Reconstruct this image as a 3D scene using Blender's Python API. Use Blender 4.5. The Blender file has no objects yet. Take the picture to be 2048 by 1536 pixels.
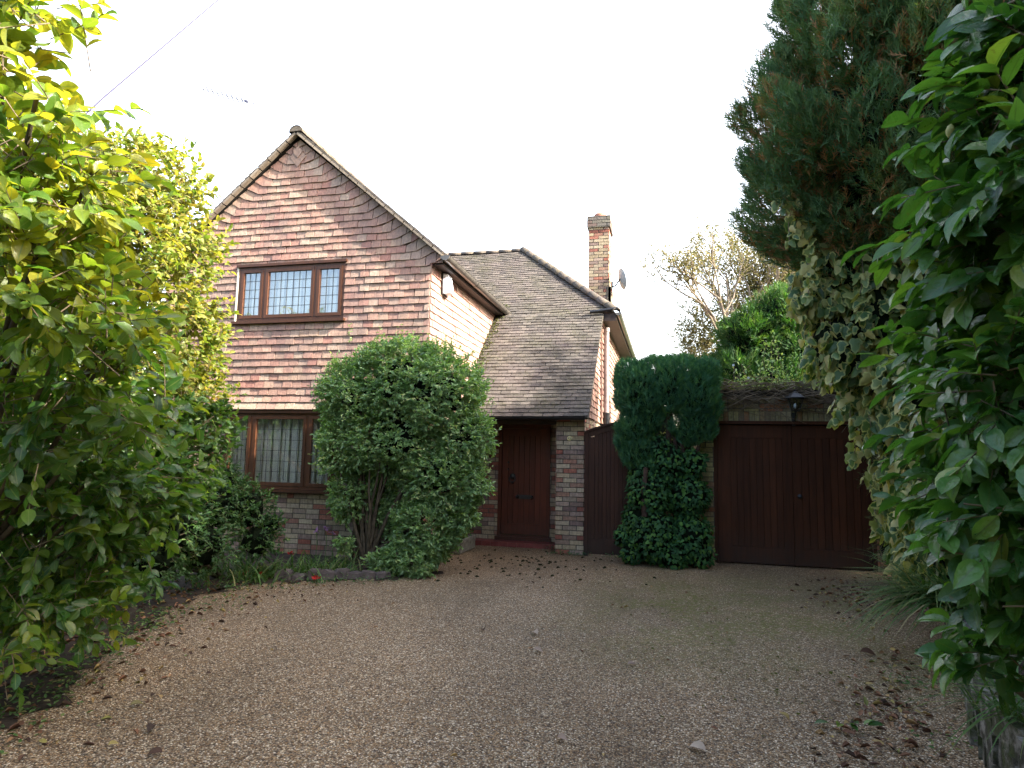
import bpy, math, random
import numpy as np
from mathutils import Vector, Matrix
R = math.radians
scene = bpy.context.scene
col = scene.collection
# ------------------------------------------------------------------ camera
CAM_H = 1.53
YAW, PITCH, ROLL, FPX = 0.2425, 0.1122, 0.0199, 1280.0
def cam_axes():
    w = Vector((-math.sin(YAW)*math.cos(PITCH), math.cos(YAW)*math.cos(PITCH), math.sin(PITCH)))
    r = Vector((math.cos(YAW), math.sin(YAW), 0)); u = r.cross(w)
    c, s = math.cos(ROLL), math.sin(ROLL)
    return c*r+s*u, -s*r+c*u, w
cr_, cu_, cw_ = cam_axes()
cam = bpy.data.cameras.new('camera'); camo = bpy.data.objects.new('camera', cam); col.objects.link(camo)
cam.sensor_width = 36; cam.sensor_fit = 'HORIZONTAL'; cam.lens = 36*FPX/2048; cam.clip_start = .05; cam.clip_end = 2000
M = Matrix((cr_, cu_, -cw_)).transposed().to_4x4(); M.translation = Vector((0, 0, CAM_H)); camo.matrix_world = M
cam.dof.use_dof = True; cam.dof.focus_distance = 9.5; cam.dof.aperture_fstop = 18.0
scene.camera = camo
# ------------------------------------------------------------------ sky, sun, exposure
SUN_EL, SUN_AZ = 32.0, 99.5       # azimuth clockwise from +Y
wd = bpy.data.worlds.new('World'); scene.world = wd; wd.use_nodes = True
nt = wd.node_tree; nt.nodes.clear()
wo = nt.nodes.new('ShaderNodeOutputWorld'); bg = nt.nodes.new('ShaderNodeBackground'); sk = nt.nodes.new('ShaderNodeTexSky')
sk.sky_type = 'NISHITA'; sk.sun_disc = False; sk.sun_elevation = R(SUN_EL); sk.sun_rotation = R(SUN_AZ)
sk.air_density = 1.0; sk.dust_density = 4.0; sk.ozone_density = 0.6
bg.inputs['Strength'].default_value = 0.13
# bright thin haze over the northern sky, whitest above the house
def wn(k, **kw):
    x = nt.nodes.new('ShaderNode'+k)
    for a_, b_ in kw.items(): setattr(x, a_, b_)
    return x
tc = wn('TexCoord'); sx = wn('SeparateXYZ'); nt.links.new(tc.outputs['Generated'], sx.inputs[0])
my = wn('MapRange'); my.inputs[1].default_value = -.35; my.inputs[2].default_value = .45; nt.links.new(sx.outputs[1], my.inputs[0])
mz = wn('MapRange'); mz.inputs[1].default_value = .98; mz.inputs[2].default_value = .62; nt.links.new(sx.outputs[2], mz.inputs[0])
mm = wn('Math', operation='MULTIPLY'); nt.links.new(my.outputs[0], mm.inputs[0]); nt.links.new(mz.outputs[0], mm.inputs[1])
hz = wn('Mix', data_type='RGBA', blend_type='ADD'); nt.links.new(mm.outputs[0], hz.inputs[0]); nt.links.new(sk.outputs[0], hz.inputs[6]); hz.inputs[7].default_value = (1.75, 1.45, .95, 1)
nt.links.new(hz.outputs[2], bg.inputs[0]); nt.links.new(bg.outputs[0], wo.inputs[0])
sl = bpy.data.lights.new('sun', 'SUN'); so = bpy.data.objects.new('sun', sl); col.objects.link(so)
sl.energy = 3.4; sl.angle = R(.53); sl.color = (1, .93, .80)
sd = Vector((math.cos(R(SUN_EL))*math.sin(R(SUN_AZ)), math.cos(R(SUN_EL))*math.cos(R(SUN_AZ)), math.sin(R(SUN_EL))))
so.rotation_euler = sd.to_track_quat('Z', 'Y').to_euler(); so.location = sd*40
scene.view_settings.view_transform = 'Standard'; scene.view_settings.look = 'None'
scene.view_settings.exposure = 2.72; scene.view_settings.gamma = 1.0
scene.render.engine = 'CYCLES'
scene.cycles.max_bounces = 6; scene.cycles.diffuse_bounces = 3; scene.cycles.transparent_max_bounces = 8
# ------------------------------------------------------------------ helpers
def ray(x, y): return cw_ + cr_*((x-1024)/FPX) - cu_*((y-768)/FPX)
def at(x, y, Y):
    d = ray(x, y); t = Y/d.y; return np.array((d.x*t, Y, CAM_H+d.z*t))
def tag(o, label=None, cat=None, group=None, kind=None):
    if label: o['label'] = label
    if cat: o['category'] = cat
    if group: o['group'] = group
    if kind: o['kind'] = kind
    return o
def worg(p):
    v = Vector((0, 0, 0))
    while p: v += p.location; p = p.parent
    return v
def empty(name, loc, label=None, cat=None, group=None):
    o = bpy.data.objects.new(name, None); col.objects.link(o); o.location = loc; o.empty_display_size = .2
    return tag(o, label, cat, group)
def nz(v):
    v = np.asarray(v, float); return v/(np.linalg.norm(v, axis=-1, keepdims=True)+1e-9)
class MB:
    def __init__(s): s.v = []; s.f = []; s.m = []; s.r = []; s.sm = []
    def add(s, vs, fs, m=0, r=0.5, sm=False):
        b = len(s.v); s.v += [tuple(map(float, v)) for v in vs]
        for f in fs: s.f.append([b+i for i in f]); s.m.append(m); s.r.append(r); s.sm.append(sm)
    def box(s, a, b, m=0, r=.5, bev=0):
        x0, y0, z0 = a; x1, y1, z1 = b
        vs = [(x0,y0,z0),(x1,y0,z0),(x1,y1,z0),(x0,y1,z0),(x0,y0,z1),(x1,y0,z1),(x1,y1,z1),(x0,y1,z1)]
        s.add(vs, [(0,3,2,1),(4,5,6,7),(0,1,5,4),(1,2,6,5),(2,3,7,6),(3,0,4,7)], m, r)
    def obox(s, c, ax, h, m=0, r=.5):
        c = np.array(c, float); ax = [nz(a) for a in ax]; vs = []
        for k in (-1, 1):
            for (i, j) in ((-1,-1),(1,-1),(1,1),(-1,1)): vs.append(c+ax[0]*h[0]*i+ax[1]*h[1]*j+ax[2]*h[2]*k)
        s.add(vs, [(0,3,2,1),(4,5,6,7),(0,1,5,4),(1,2,6,5),(2,3,7,6),(3,0,4,7)], m, r)
    def beam(s, a, b, w, h, up=(0,0,1), m=0, r=.5):
        a = np.array(a, float); b = np.array(b, float); d = b-a; L = np.linalg.norm(d); d = d/L
        x = nz(np.cross(d, up)); y = nz(np.cross(x, d)); s.obox((a+b)/2, (d, x, y), (L/2, w/2, h/2), m, r)
    def tube(s, pts, rad, n=8, m=0, r=.5, cap=True):
        P = np.array(pts, float); k = len(P)
        if np.isscalar(rad): rad = [rad]*k
        T = np.gradient(P, axis=0); T = nz(T)
        ref = np.array((0, 0, 1.)) if abs(T[0][2]) < .9 else np.array((1., 0, 0))
        vs = []; x = nz(np.cross(T[0], ref))
        for i in range(k):
            x = nz(x-T[i]*np.dot(x, T[i])); y = np.cross(T[i], x)
            for j in range(n):
                a = 2*math.pi*j/n; vs.append(P[i]+rad[i]*(math.cos(a)*x+math.sin(a)*y))
        fs = [(i*n+j, i*n+(j+1)%n, (i+1)*n+(j+1)%n, (i+1)*n+j) for i in range(k-1) for j in range(n)]
        s.add(vs, fs, m, r, True)
        if cap: s.add(vs[:n], [tuple(range(n))[::-1]], m, r); s.add(vs[-n:], [tuple(range(n))], m, r)
    def lathe(s, prof, o, ax=(0,0,1), n=20, m=0, r=.5, x0=None):
        o = np.array(o, float); ax = nz(ax); ref = np.array((1., 0, 0)) if abs(ax[0]) < .9 else np.array((0, 1., 0))
        x = nz(np.cross(ax, ref)) if x0 is None else nz(x0); y = np.cross(ax, x); vs = []
        for (rr, h) in prof:
            for j in range(n):
                a = 2*math.pi*(j+.5)/n; vs.append(o+ax*h+rr*(math.cos(a)*x+math.sin(a)*y))
        k = len(prof)
        fs = [(i*n+j, i*n+(j+1)%n, (i+1)*n+(j+1)%n, (i+1)*n+j) for i in range(k-1) for j in range(n)]
        s.add(vs, fs, m, r, n > 8)
    def build(s, name, mats, parent=None, loc=None, sm=None):
        me = bpy.data.meshes.new(name); o = bpy.data.objects.new(name, me); col.objects.link(o)
        if parent is not None: o.parent = parent; w = np.array(worg(parent))
        elif loc is not None: o.location = loc; w = np.array(loc)
        else: w = np.zeros(3)
        V = np.array(s.v)-w; me.from_pydata(V.tolist(), [], s.f)
        if not isinstance(mats, (list, tuple)): mats = [mats]
        for m in mats: me.materials.append(m)
        me.polygons.foreach_set('material_index', s.m)
        me.polygons.foreach_set('use_smooth', s.sm)
        a = me.attributes.new('rnd', 'FLOAT', 'FACE'); a.data.foreach_set('value', s.r)
        me.update(); return o
def np_mesh(name, V, F, ftot, mat, parent=None, rnd=None, mid=None, smooth=True, loc=None):
    me = bpy.data.meshes.new(name); o = bpy.data.objects.new(name, me); col.objects.link(o)
    if parent is not None: o.parent = parent; V = V-np.array(worg(parent))
    elif loc is not None: o.location = loc; V = V-np.array(loc)
    me.vertices.add(len(V)); me.vertices.foreach_set('co', V.astype(np.float32).ravel())
    me.loops.add(len(F)); me.loops.foreach_set('vertex_index', F.astype(np.int32))
    me.polygons.add(len(ftot)); st = np.concatenate(([0], np.cumsum(ftot)[:-1]))
    me.polygons.foreach_set('loop_start', st.astype(np.int32))
    me.update(calc_edges=True); me.materials.append(mat)
    if smooth: me.polygons.foreach_set('use_smooth', np.ones(len(ftot), bool))
    if rnd is not None:
        a = me.attributes.new('rnd', 'FLOAT', 'FACE'); a.data.foreach_set('value', rnd.astype(np.float32))
    if mid is not None:
        a = me.attributes.new('mid', 'FLOAT', 'POINT'); a.data.foreach_set('value', mid.astype(np.float32))
    me.validate(); return o
# leaf templates: (side, along, normal), faces, mid
def T_big():
    v = [(0,0,0)]; md = [.9]; f = []
    st = [(.10,.22,.03),(.28,.44,.02),(.52,.50,0),(.76,.36,-.04),(.90,.17,-.08)]
    for t, w, z in st: v += [(-w, t, z+.20*w), (0, t, z), (w, t, z+.20*w)]; md += [0, 1, 0]
    v.append((0, 1, -.13)); md.append(.4); f += [(0,2,1),(0,3,2)]
    for i in range(len(st)-1): k = 1+3*i; f += [(k,k+1,k+4,k+3),(k+1,k+2,k+5,k+4)]
    k = 1+3*(len(st)-1); f += [(k,k+1,k+3),(k+1,k+2,k+3)]
    return np.array(v), f, np.array(md)
def T_small():
    v = [(0,0,0),(-.5,.33,.12),(-.38,.72,.06),(0,1,-.08),(.38,.72,.06),(.5,.33,.12)]
    return np.array(v), [(0,3,2,1),(0,5,4,3)], np.array([1,0,0,1,0,0.])
def T_ivy():
    ol = [(0,.02),(-.30,-.06),(-.52,.22),(-.34,.40),(-.30,.72),(0,1.0),(.30,.72),(.34,.40),(.52,.22),(.30,-.06)]
    v = [(0,.34,.03)]+[(x, y, -.16*abs(x)*2-.12*max(0, y-.5)*2) for x, y in ol]
    return np.array(v), [(0, i+1, (i+1) % 10+1) for i in range(10)], np.array([1]+[.0]*10)
def T_frond(nb=7, spread=.55):
    v = []; f = []; k = 0
    def blade(x0, y0, x1, y1, w, z1):
        nonlocal k
        dx, dy = x1-x0, y1-y0; L = math.hypot(dx, dy); px, py = -dy/L*w, dx/L*w
        v.extend([(x0-px*.6, y0-py*.6, 0), (x0+px*.6, y0+py*.6, 0), (x1+px*.1, y1+py*.1, z1), (x1-px*.1, y1-py*.1, z1)]); f.append((k, k+1, k+2, k+3)); k += 4
    blade(0, 0, 0, 1, .07, .04)
    for i in range(nb-1):
        t = .15+.7*i/(nb-1); sg = 1 if i % 2 else -1; L = .48*(1-t*.6)
        blade(0, t, sg*L*spread*1.2, t+L*.8, .068, .10*(1 if i % 3 else -1))
    return np.array(v), f, np.zeros(len(v))
def T_blade():
    v = []; f = []
    for i in range(5):
        t = i/4; w = .5*(1-t)**.6 if i < 4 else 0; z = -1.0*t*t*.55
        v += [(-w, t*(1-.25*t), z), (w, t*(1-.25*t), z)]
        if i: f.append((2*i-2, 2*i-1, 2*i+1, 2*i))
    return np.array(v), f, np.zeros(10)
def scatter(name, tmpl, P, D, N, L, W, mat, parent=None, rnd=None, smooth=True, loc=None, rng=None, zs=1.0):
    tv, tf, tm = tmpl; n = len(P); D = nz(D); N = N-D*np.sum(N*D, axis=1, keepdims=True); N = nz(N); S = np.cross(D, N)
    L = np.broadcast_to(np.asarray(L, float), (n,)); W = np.broadcast_to(np.asarray(W, float), (n,))
    zz = np.ones(n) if rng is None else rng.uniform(.4, 1.8, n)
    V = (P[:, None, :] + tv[None, :, 0:1]*(S*W[:, None])[:, None, :] + tv[None, :, 1:2]*(D*L[:, None])[:, None, :]
         + tv[None, :, 2:3]*(N*(L*zz*zs)[:, None])[:, None, :]).reshape(-1, 3)
    fl = np.array([i for f in tf for i in f]); ft = np.array([len(f) for f in tf])
    F = (fl[None, :]+(np.arange(n)*len(tv))[:, None]).ravel(); FT = np.tile(ft, n)
    if rnd is None: rnd = np.random.default_rng(1).random(n)
    return np_mesh(name, V, F, FT, mat, parent, np.repeat(rnd, len(tf)), np.tile(tm, n), smooth, loc)
# ------------------------------------------------------------------ materials
class NT:
    def __init__(s, name):
        s.m = bpy.data.materials.new(name); s.m.use_nodes = True; s.t = s.m.node_tree; s.t.nodes.clear()
        s.out = s.n('OutputMaterial'); s.p = s.n('BsdfPrincipled'); s.l(s.p.outputs[0], s.out.inputs[0])
    def n(s, k, **kw):
        x = s.t.nodes.new('ShaderNode'+k)
        for a, b in kw.items(): setattr(x, a, b)
        return x
    def l(s, a, b): s.t.links.new(a, b)
    def coord(s, kind='Object', scale=None):
        c = s.n('TexCoord').outputs[kind]
        if scale:
            mp = s.n('Mapping'); mp.inputs['Scale'].default_value = scale; s.l(c, mp.inputs[0]); c = mp.outputs[0]
        return c
    def noise(s, sc, vec=None, det=4, rough=.6, out=0):
        x = s.n('TexNoise'); x.inputs['Scale'].default_value = sc; x.inputs['Detail'].default_value = det; x.inputs['Roughness'].default_value = rough
        s.l(vec or s.coord(), x.inputs['Vector']); return x.outputs[out]
    def ramp(s, fac, stops, interp='LINEAR'):
        x = s.n('ValToRGB'); x.color_ramp.interpolation = interp; e = x.color_ramp.elements
        while len(e) < len(stops): e.new(.5)
        for k, (p, c) in zip(e, stops): k.position = p; k.color = tuple(c)+(1,) if len(c) == 3 else c
        s.l(fac, x.inputs[0]); return x.outputs[0]
    def mix(s, fac, a, b, mode='MIX'):
        x = s.n('Mix', data_type='RGBA', blend_type=mode)
        for sock, v in ((x.inputs[0], fac), (x.inputs[6], a), (x.inputs[7], b)):
            if isinstance(v, (int, float)): sock.default_value = v
            elif isinstance(v, tuple): sock.default_value = tuple(v)+(1,) if len(v) == 3 else v
            else: s.l(v, sock)
        return x.outputs[2]
    def math(s, op, a, b=0.0, clamp=False):
        x = s.n('Math', operation=op, use_clamp=clamp)
        for sock, v in ((x.inputs[0], a), (x.inputs[1], b)):
            if isinstance(v, (int, float)): sock.default_value = v
            else: s.l(v, sock)
        return x.outputs[0]
    def attr(s, nm='rnd'): x = s.n('Attribute'); x.attribute_name = nm; return x.outputs['Fac']
    def bump(s, h, st=.3, dist=.01):
        x = s.n('Bump'); x.inputs['Strength'].default_value = st; x.inputs['Distance'].default_value = dist
        s.l(h, x.inputs['Height']); s.l(x.outputs[0], s.p.inputs['Normal']); return x
    def base(s, c, rough=.7, spec=.4, metal=0):
        if isinstance(c, tuple): s.p.inputs['Base Color'].default_value = tuple(c)+(1,)
        else: s.l(c, s.p.inputs['Base Color'])
        if isinstance(rough, (int, float)): s.p.inputs['Roughness'].default_value = rough
        else: s.l(rough, s.p.inputs['Roughness'])
        s.p.inputs['Specular IOR Level'].default_value = spec; s.p.inputs['Metallic'].default_value = metal
        return s.m
def plain(name, c, rough=.6, spec=.4, metal=0, var=.25, sc=9, bump=.15):
    t = NT(name); n = t.noise(sc, det=5); lo = tuple(x*(1-var) for x in c); hi = tuple(min(1, x*(1+var)) for x in c)
    t.bump(t.noise(sc*8, det=3), bump, .004); return t.base(t.ramp(n, [(.3, lo), (.7, hi)]), rough, spec, metal)
def tilemat(name, stops, moss=None, bsc=60, rough=.85, dirt=.5):
    t = NT(name); c = t.ramp(t.attr(), stops); n = t.noise(28, det=6, rough=.7)
    c = t.mix(.55, c, t.ramp(n, [(.3, (.45, .45, .45)), (.7, (1.35, 1.35, 1.35))]), 'MULTIPLY')
    st_ = t.noise(1.0, t.coord(scale=(55, 55, 7)), 4, .6); c = t.mix(.5, c, t.ramp(st_, [(.32, (.5,.48,.48)), (.65, (1.25,1.25,1.22))]), 'MULTIPLY')
    big = t.noise(1.1, det=4); c = t.mix(t.math('MULTIPLY', t.ramp(big, [(.45, (0,0,0)), (.62, (1,1,1))]), dirt), c, (.13, .10, .10))
    if moss:
        mn = t.math('MULTIPLY', t.ramp(t.noise(2.3, det=5), [(.46, (0,0,0)), (.64, (1,1,1))]), t.ramp(t.noise(34, det=4), [(.42, (0,0,0)), (.62, (1,1,1))]))
        c = t.mix(t.math('MULTIPLY', mn, .8), c, moss)
        ln = t.ramp(t.noise(75, det=2), [(.58, (0,0,0)), (.66, (1,1,1))]); c = t.mix(t.math('MULTIPLY', ln, .5), c, (.22, .215, .195))
    t.bump(t.noise(bsc, det=5, rough=.7), .5, .006); return t.base(c, rough, .25)
BR = [(0, (.30,.24,.15)), (.16, (.36,.29,.19)), (.30, (.40,.34,.24)), (.42, (.25,.20,.15)), (.52, (.33,.25,.20)), (.62, (.16,.11,.10)), (.72, (.26,.19,.14)), (.86, (.30,.11,.075)), (1, (.17,.07,.055))]
m_brick = tilemat('mixed_stock_brick', BR, None, 70, .9, .25)
m_brickg = tilemat('mossy_brick', [(p, (c[0]*1.05, c[1]*1.12, c[2]*.75)) for p, c in BR], (.06,.07,.018), 70, .9, .45)
m_brickc = tilemat('sooty_brick', [(p, (c[0]*.25+.07, c[1]*.25+.075, c[2]*.25+.07)) for p, c in BR], None, 70, .9, .4)
m_mortar = plain('mortar', (.085,.078,.065), .95, .2, var=.35)
m_hung = tilemat('hung_clay_tile', [(0, (.33,.19,.15)), (.2, (.35,.215,.17)), (.4, (.37,.265,.20)), (.6, (.32,.16,.13)), (.8, (.40,.30,.235)), (1, (.31,.18,.15))], None, 90, .9, .5)
m_hungc = tilemat('cream_clay_tile', [(0, (.33,.25,.19)), (.5, (.37,.29,.22)), (1, (.33,.21,.17))], None, 90, .9, .15)
m_roof = tilemat('roof_clay_tile', [(0, (.050,.044,.040)), (.3, (.072,.064,.058)), (.6, (.088,.076,.067)), (.85, (.12,.105,.092)), (1, (.040,.037,.036))], (.05,.05,.022), 80, .92, .35)
m_verge = tilemat('pale_verge_tile', [(0, (.20,.165,.13)), (1, (.30,.25,.20))], None, 50, .95, .2)
m_ridge = tilemat('ridge_tile', [(0, (.075,.064,.054)), (1, (.12,.10,.082))], (.09,.08,.045), 50, .95, .2)
def woodm(name, c, rough, spec=.5, grain=1.0, ax=2):
    t = NT(name); sc = [40, 40, 40]; sc[ax] = 2.2; v = t.coord(scale=tuple(sc)); n = t.noise(1.0, v, 5, .6)
    c1 = t.ramp(n, [(.3, tuple(x*.55 for x in c)), (.7, tuple(x*1.4 for x in c))])
    c1 = t.mix(.35, c1, t.ramp(t.attr(), [(0, tuple(x*.5 for x in c)), (1, tuple(x*1.7 for x in c))]))
    n2 = t.noise(1.6, det=4); c1 = t.mix(t.math('MULTIPLY', t.ramp(n2, [(.45, (0,0,0)), (.7, (1,1,1))]), .45), c1, tuple(x*.45+.004 for x in c))
    g = t.n('NewGeometry'); sz = t.n('SeparateXYZ'); t.l(g.outputs['Position'], sz.inputs[0]); mr = t.n('MapRange'); mr.inputs[1].default_value = .55; mr.inputs[2].default_value = .05; t.l(sz.outputs[2], mr.inputs[0])
    c1 = t.mix(t.math('MULTIPLY', t.math('MULTIPLY', mr.outputs[0], t.noise(7, det=6, rough=.7)), 1.1, True), c1, (.030,.026,.022))
    t.bump(n, .25, .003); return t.base(c1, rough, spec)
m_frame = woodm('stained_window_wood', (.075,.028,.012), .45, .35)
m_door = woodm('stained_door_wood', (.085,.021,.009), .5, .3)
m_garage = woodm('dark_garage_wood', (.062,.0195,.0078), .6, .2)
m_gate = woodm('dark_gate_wood', (.048,.020,.0115), .65, .2)
m_black = plain('black_plastic', (.012,.012,.014), .35, .5)
m_gut = plain('dark_gutter', (.075,.068,.06), .28, .6, var=.4)
m_pipe = plain('weathered_grey_pipe', (.24,.20,.19), .5, .4, var=.3)
m_iron = plain('black_iron', (.012,.012,.013), .45, .6)
m_lead = plain('lead_came', (.03,.035,.04), .5, .5, .3)
m_white = plain('white_plastic', (.75,.78,.88), .4, .5, var=.05)
m_cream = plain('cream_paint', (.50,.47,.40), .6, .3, var=.1)
m_step = plain('red_quarry_tile', (.14,.035,.03), .5, .4, var=.4)
m_stone = plain('grey_edging_stone', (.085,.07,.066), .9, .3, var=.45, bump=.5)
m_trough = plain('lichen_concrete', (.17,.16,.13), .92, .3, var=.5, sc=14, bump=.5)
m_dish = plain('grey_dish_metal', (.42,.43,.41), .45, .4, var=.08)
m_alu = plain('aluminium', (.10,.095,.14), .5, .4, .3, var=.1)
m_wire = plain('wire_sheath', (.03,.025,.055), .6, .3, var=.05)
m_soffit = plain('brown_soffit_board', (.024,.014,.011), .6, .4)
m_dark = plain('dark_interior', (.015,.014,.013), .9, .1)
m_terra = plain('terracotta', (.30,.13,.09), .8, .3)
m_bark = plain('grey_brown_bark', (.085,.068,.048), .9, .2, var=.5, sc=14, bump=.8)
m_barkr = plain('reddish_conifer_bark', (.06,.036,.026), .9, .2, var=.5, sc=14, bump=.8)
m_twig = plain('brown_twig', (.165,.125,.085), .9, .2, var=.5, sc=6)
m_pale = plain('pale_bark', (.20,.165,.125), .85, .2, var=.3, sc=6)  # even pale bark colour for the background trees
t = NT('whitewashed_stone'); c = t.mix(t.ramp(t.noise(9, det=6, rough=.7), [(.46, (0,0,0)), (.60, (1,1,1))]), (.045,.042,.028), (.22,.20,.175)); c = t.mix(t.ramp(t.noise(5, det=5), [(.5, (0,0,0)), (.6, (1,1,1))]), c, (.05,.06,.02))
t.bump(t.noise(40, det=5), .9, .02); m_rust = t.base(c, .9, .3)
m_brass = plain('cream_enamel', (.62,.55,.28), .4, .5, var=.05)
m_soil = plain('dark_soil', (.035,.025,.018), .95, .2, var=.6, sc=5, bump=1)
def glassm():
    t = NT('window_glass'); t.t.nodes.remove(t.p); tr = t.n('BsdfTransparent'); gl = t.n('BsdfGlossy'); gl.inputs['Roughness'].default_value = .015
    tr.inputs[0].default_value = (.95,.96,.94,1); b = t.n('Bump'); b.inputs['Strength'].default_value = .06; b.inputs['Distance'].default_value = .02
    t.l(t.noise(5, det=2), b.inputs['Height']); t.l(b.outputs[0], gl.inputs['Normal'])
    fr = t.n('LayerWeight'); fr.inputs[0].default_value = .5; mx = t.n('MixShader'); t.l(t.math('ADD', t.math('MULTIPLY', t.math('POWER', fr.outputs['Facing'], 3), .6), .20), mx.inputs[0]); t.l(tr.outputs[0], mx.inputs[1]); t.l(gl.outputs[0], mx.inputs[2]); t.l(mx.outputs[0], t.out.inputs[0]); return t.m
m_glass = glassm()
m_blind = plain('pale_blind_fabric', (.88,.88,.85), .8, .2, var=.06)
def leafm(name, stops, rough=.35, spec=.5, trans=.35, midc=None, edge=None, tcol=None):
    t = NT(name); c = t.ramp(t.attr(), stops); n = t.noise(9, det=3)
    c = t.mix(.5, c, t.ramp(n, [(.3, (.6,.6,.6)), (.7, (1.3,1.3,1.3))]), 'MULTIPLY')
    bl_ = t.noise(60, det=2); c = t.mix(t.math('MULTIPLY', t.ramp(bl_, [(.66, (0,0,0)), (.72, (1,1,1))]), .5), c, (.12,.09,.03))
    if edge: c = t.mix(t.math('MULTIPLY', t.ramp(t.math('FRACT', t.math('MULTIPLY', t.attr(), 7.3)), [(.1, (.15,.15,.15)), (.8, (1,1,1))]), t.ramp(t.math('ADD', t.attr('mid'), t.math('MULTIPLY', t.math('SUBTRACT', t.noise(26, det=3), .5), 1.1)), [(.16, (1,1,1)), (.30, (0,0,0))])), c, edge)
    elif midc: c = t.mix(t.ramp(t.attr('mid'), [(.88, (0,0,0)), (.98, (1,1,1))]), c, midc)
    t.bump(t.noise(38, det=4), .45, .012)
    t.base(c, t.ramp(t.noise(22, det=4), [(.3, (rough*.8,)*3), (.7, (min(1, rough*1.7),)*3)]), spec); tr = t.n('BsdfTranslucent'); t.l(t.mix(1.0, c, tcol or (1.5,1.7,.55), 'MULTIPLY'), tr.inputs[0])
    mx = t.n('MixShader'); mx.inputs[0].default_value = trans; t.l(t.p.outputs[0], mx.inputs[1]); t.l(tr.outputs[0], mx.inputs[2]); t.l(mx.outputs[0], t.out.inputs[0]); return t.m
m_cam = leafm('camellia_leaf', [(0, (.022,.070,.018)), (.30, (.045,.120,.022)), (.52, (.10,.175,.024)), (.72, (.20,.23,.028)), (.94, (.32,.28,.035)), (1, (.28,.13,.02))], .26, .55, .48, tcol=(2.7,2.25,.8), midc=(.12,.18,.05))
m_camR = leafm('glossy_camellia_leaf', [(0, (.028,.080,.024)), (.5, (.055,.145,.034)), (.85, (.11,.22,.04)), (1, (.20,.24,.045))], .25, .65, .36, midc=(.07,.13,.03))
m_cam2 = leafm('yellow_green_leaf', [(0, (.022,.065,.022)), (.3, (.05,.115,.026)), (.5, (.11,.175,.03)), (.75, (.22,.23,.045)), (1, (.30,.22,.08))], .33, .5, .42, tcol=(2.0,1.9,.7))
m_shrub = leafm('silvery_green_leaf', [(0, (.09,.165,.075)), (.5, (.18,.30,.13)), (.85, (.27,.38,.15)), (1, (.38,.42,.17))], .34, .55, .34)
m_dkshrub = leafm('dark_shrub_leaf', [(0, (.025,.07,.026)), (.6, (.05,.12,.035)), (1, (.10,.16,.03))], .4, .4, .25)
m_con = leafm('conifer_frond', [(0, (.038,.088,.038)), (.5, (.075,.145,.052)), (.82, (.13,.17,.05)), (.9, (.23,.13,.05)), (1, (.26,.12,.05))], .6, .3, .15)
m_clip = leafm('clipped_conifer_frond', [(0, (.024,.085,.048)), (.6, (.05,.15,.070)), (1, (.10,.22,.065))], .6, .3, .2)
m_ivyd = leafm('dark_ivy_leaf', [(0, (.014,.05,.020)), (.6, (.034,.105,.034)), (1, (.08,.18,.03))], .5, .22, .2)
m_ivyv = leafm('variegated_ivy_leaf', [(0, (.028,.070,.022)), (.35, (.055,.110,.032)), (.60, (.10,.155,.04)), (.74, (.18,.20,.06)), (.86, (.34,.30,.11)), (1, (.46,.38,.16))], .42, .45, .28, edge=(.36,.35,.12))
m_yel = leafm('autumn_yellow_leaf', [(0, (.10,.11,.04)), (.5, (.20,.18,.08)), (1, (.30,.25,.13))], .6, .3, .3, tcol=(1.2,1.2,.7))
m_creep = leafm('creeper_leaf', [(0, (.03,.04,.012)), (.5, (.06,.07,.02)), (.85, (.12,.12,.03)), (1, (.28,.24,.03))], .6, .3, .3)
m_grass = leafm('grass_blade', [(0, (.04,.09,.025)), (.6, (.08,.16,.04)), (.9, (.15,.19,.06)), (1, (.28,.23,.12))], .5, .4, .3)
m_gtop = leafm('green_feather_frond', [(0, (.02,.06,.018)), (.6, (.04,.11,.03)), (1, (.10,.16,.04))], .6, .3, .25)
m_litter = leafm('fallen_leaf', [(0, (.05,.030,.020)), (.3, (.13,.060,.034)), (.55, (.22,.105,.055)), (.75, (.34,.20,.10)), (.90, (.40,.29,.10)), (1, (.16,.17,.04))], .6, .3, .1, tcol=(1,1,1))
m_palelf = leafm('pale_fallen_leaf', [(0, (.28,.20,.15)), (1, (.42,.33,.25))], .6, .3, .1, tcol=(1,1,1))
m_red = plain('red_petal', (.36,.012,.01), .5, .3)
m_pink = plain('pink_petal', (.30,.16,.30), .5, .3)
m_moss = plain('dark_moss', (.022,.022,.010), .95, .1, var=.6, sc=30, bump=1)
m_mossg = plain('green_moss', (.07,.075,.015), .95, .1, var=.5, sc=30, bump=1)
m_bulb = plain('cream_bud', (.40,.40,.18), .5, .3)
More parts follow.
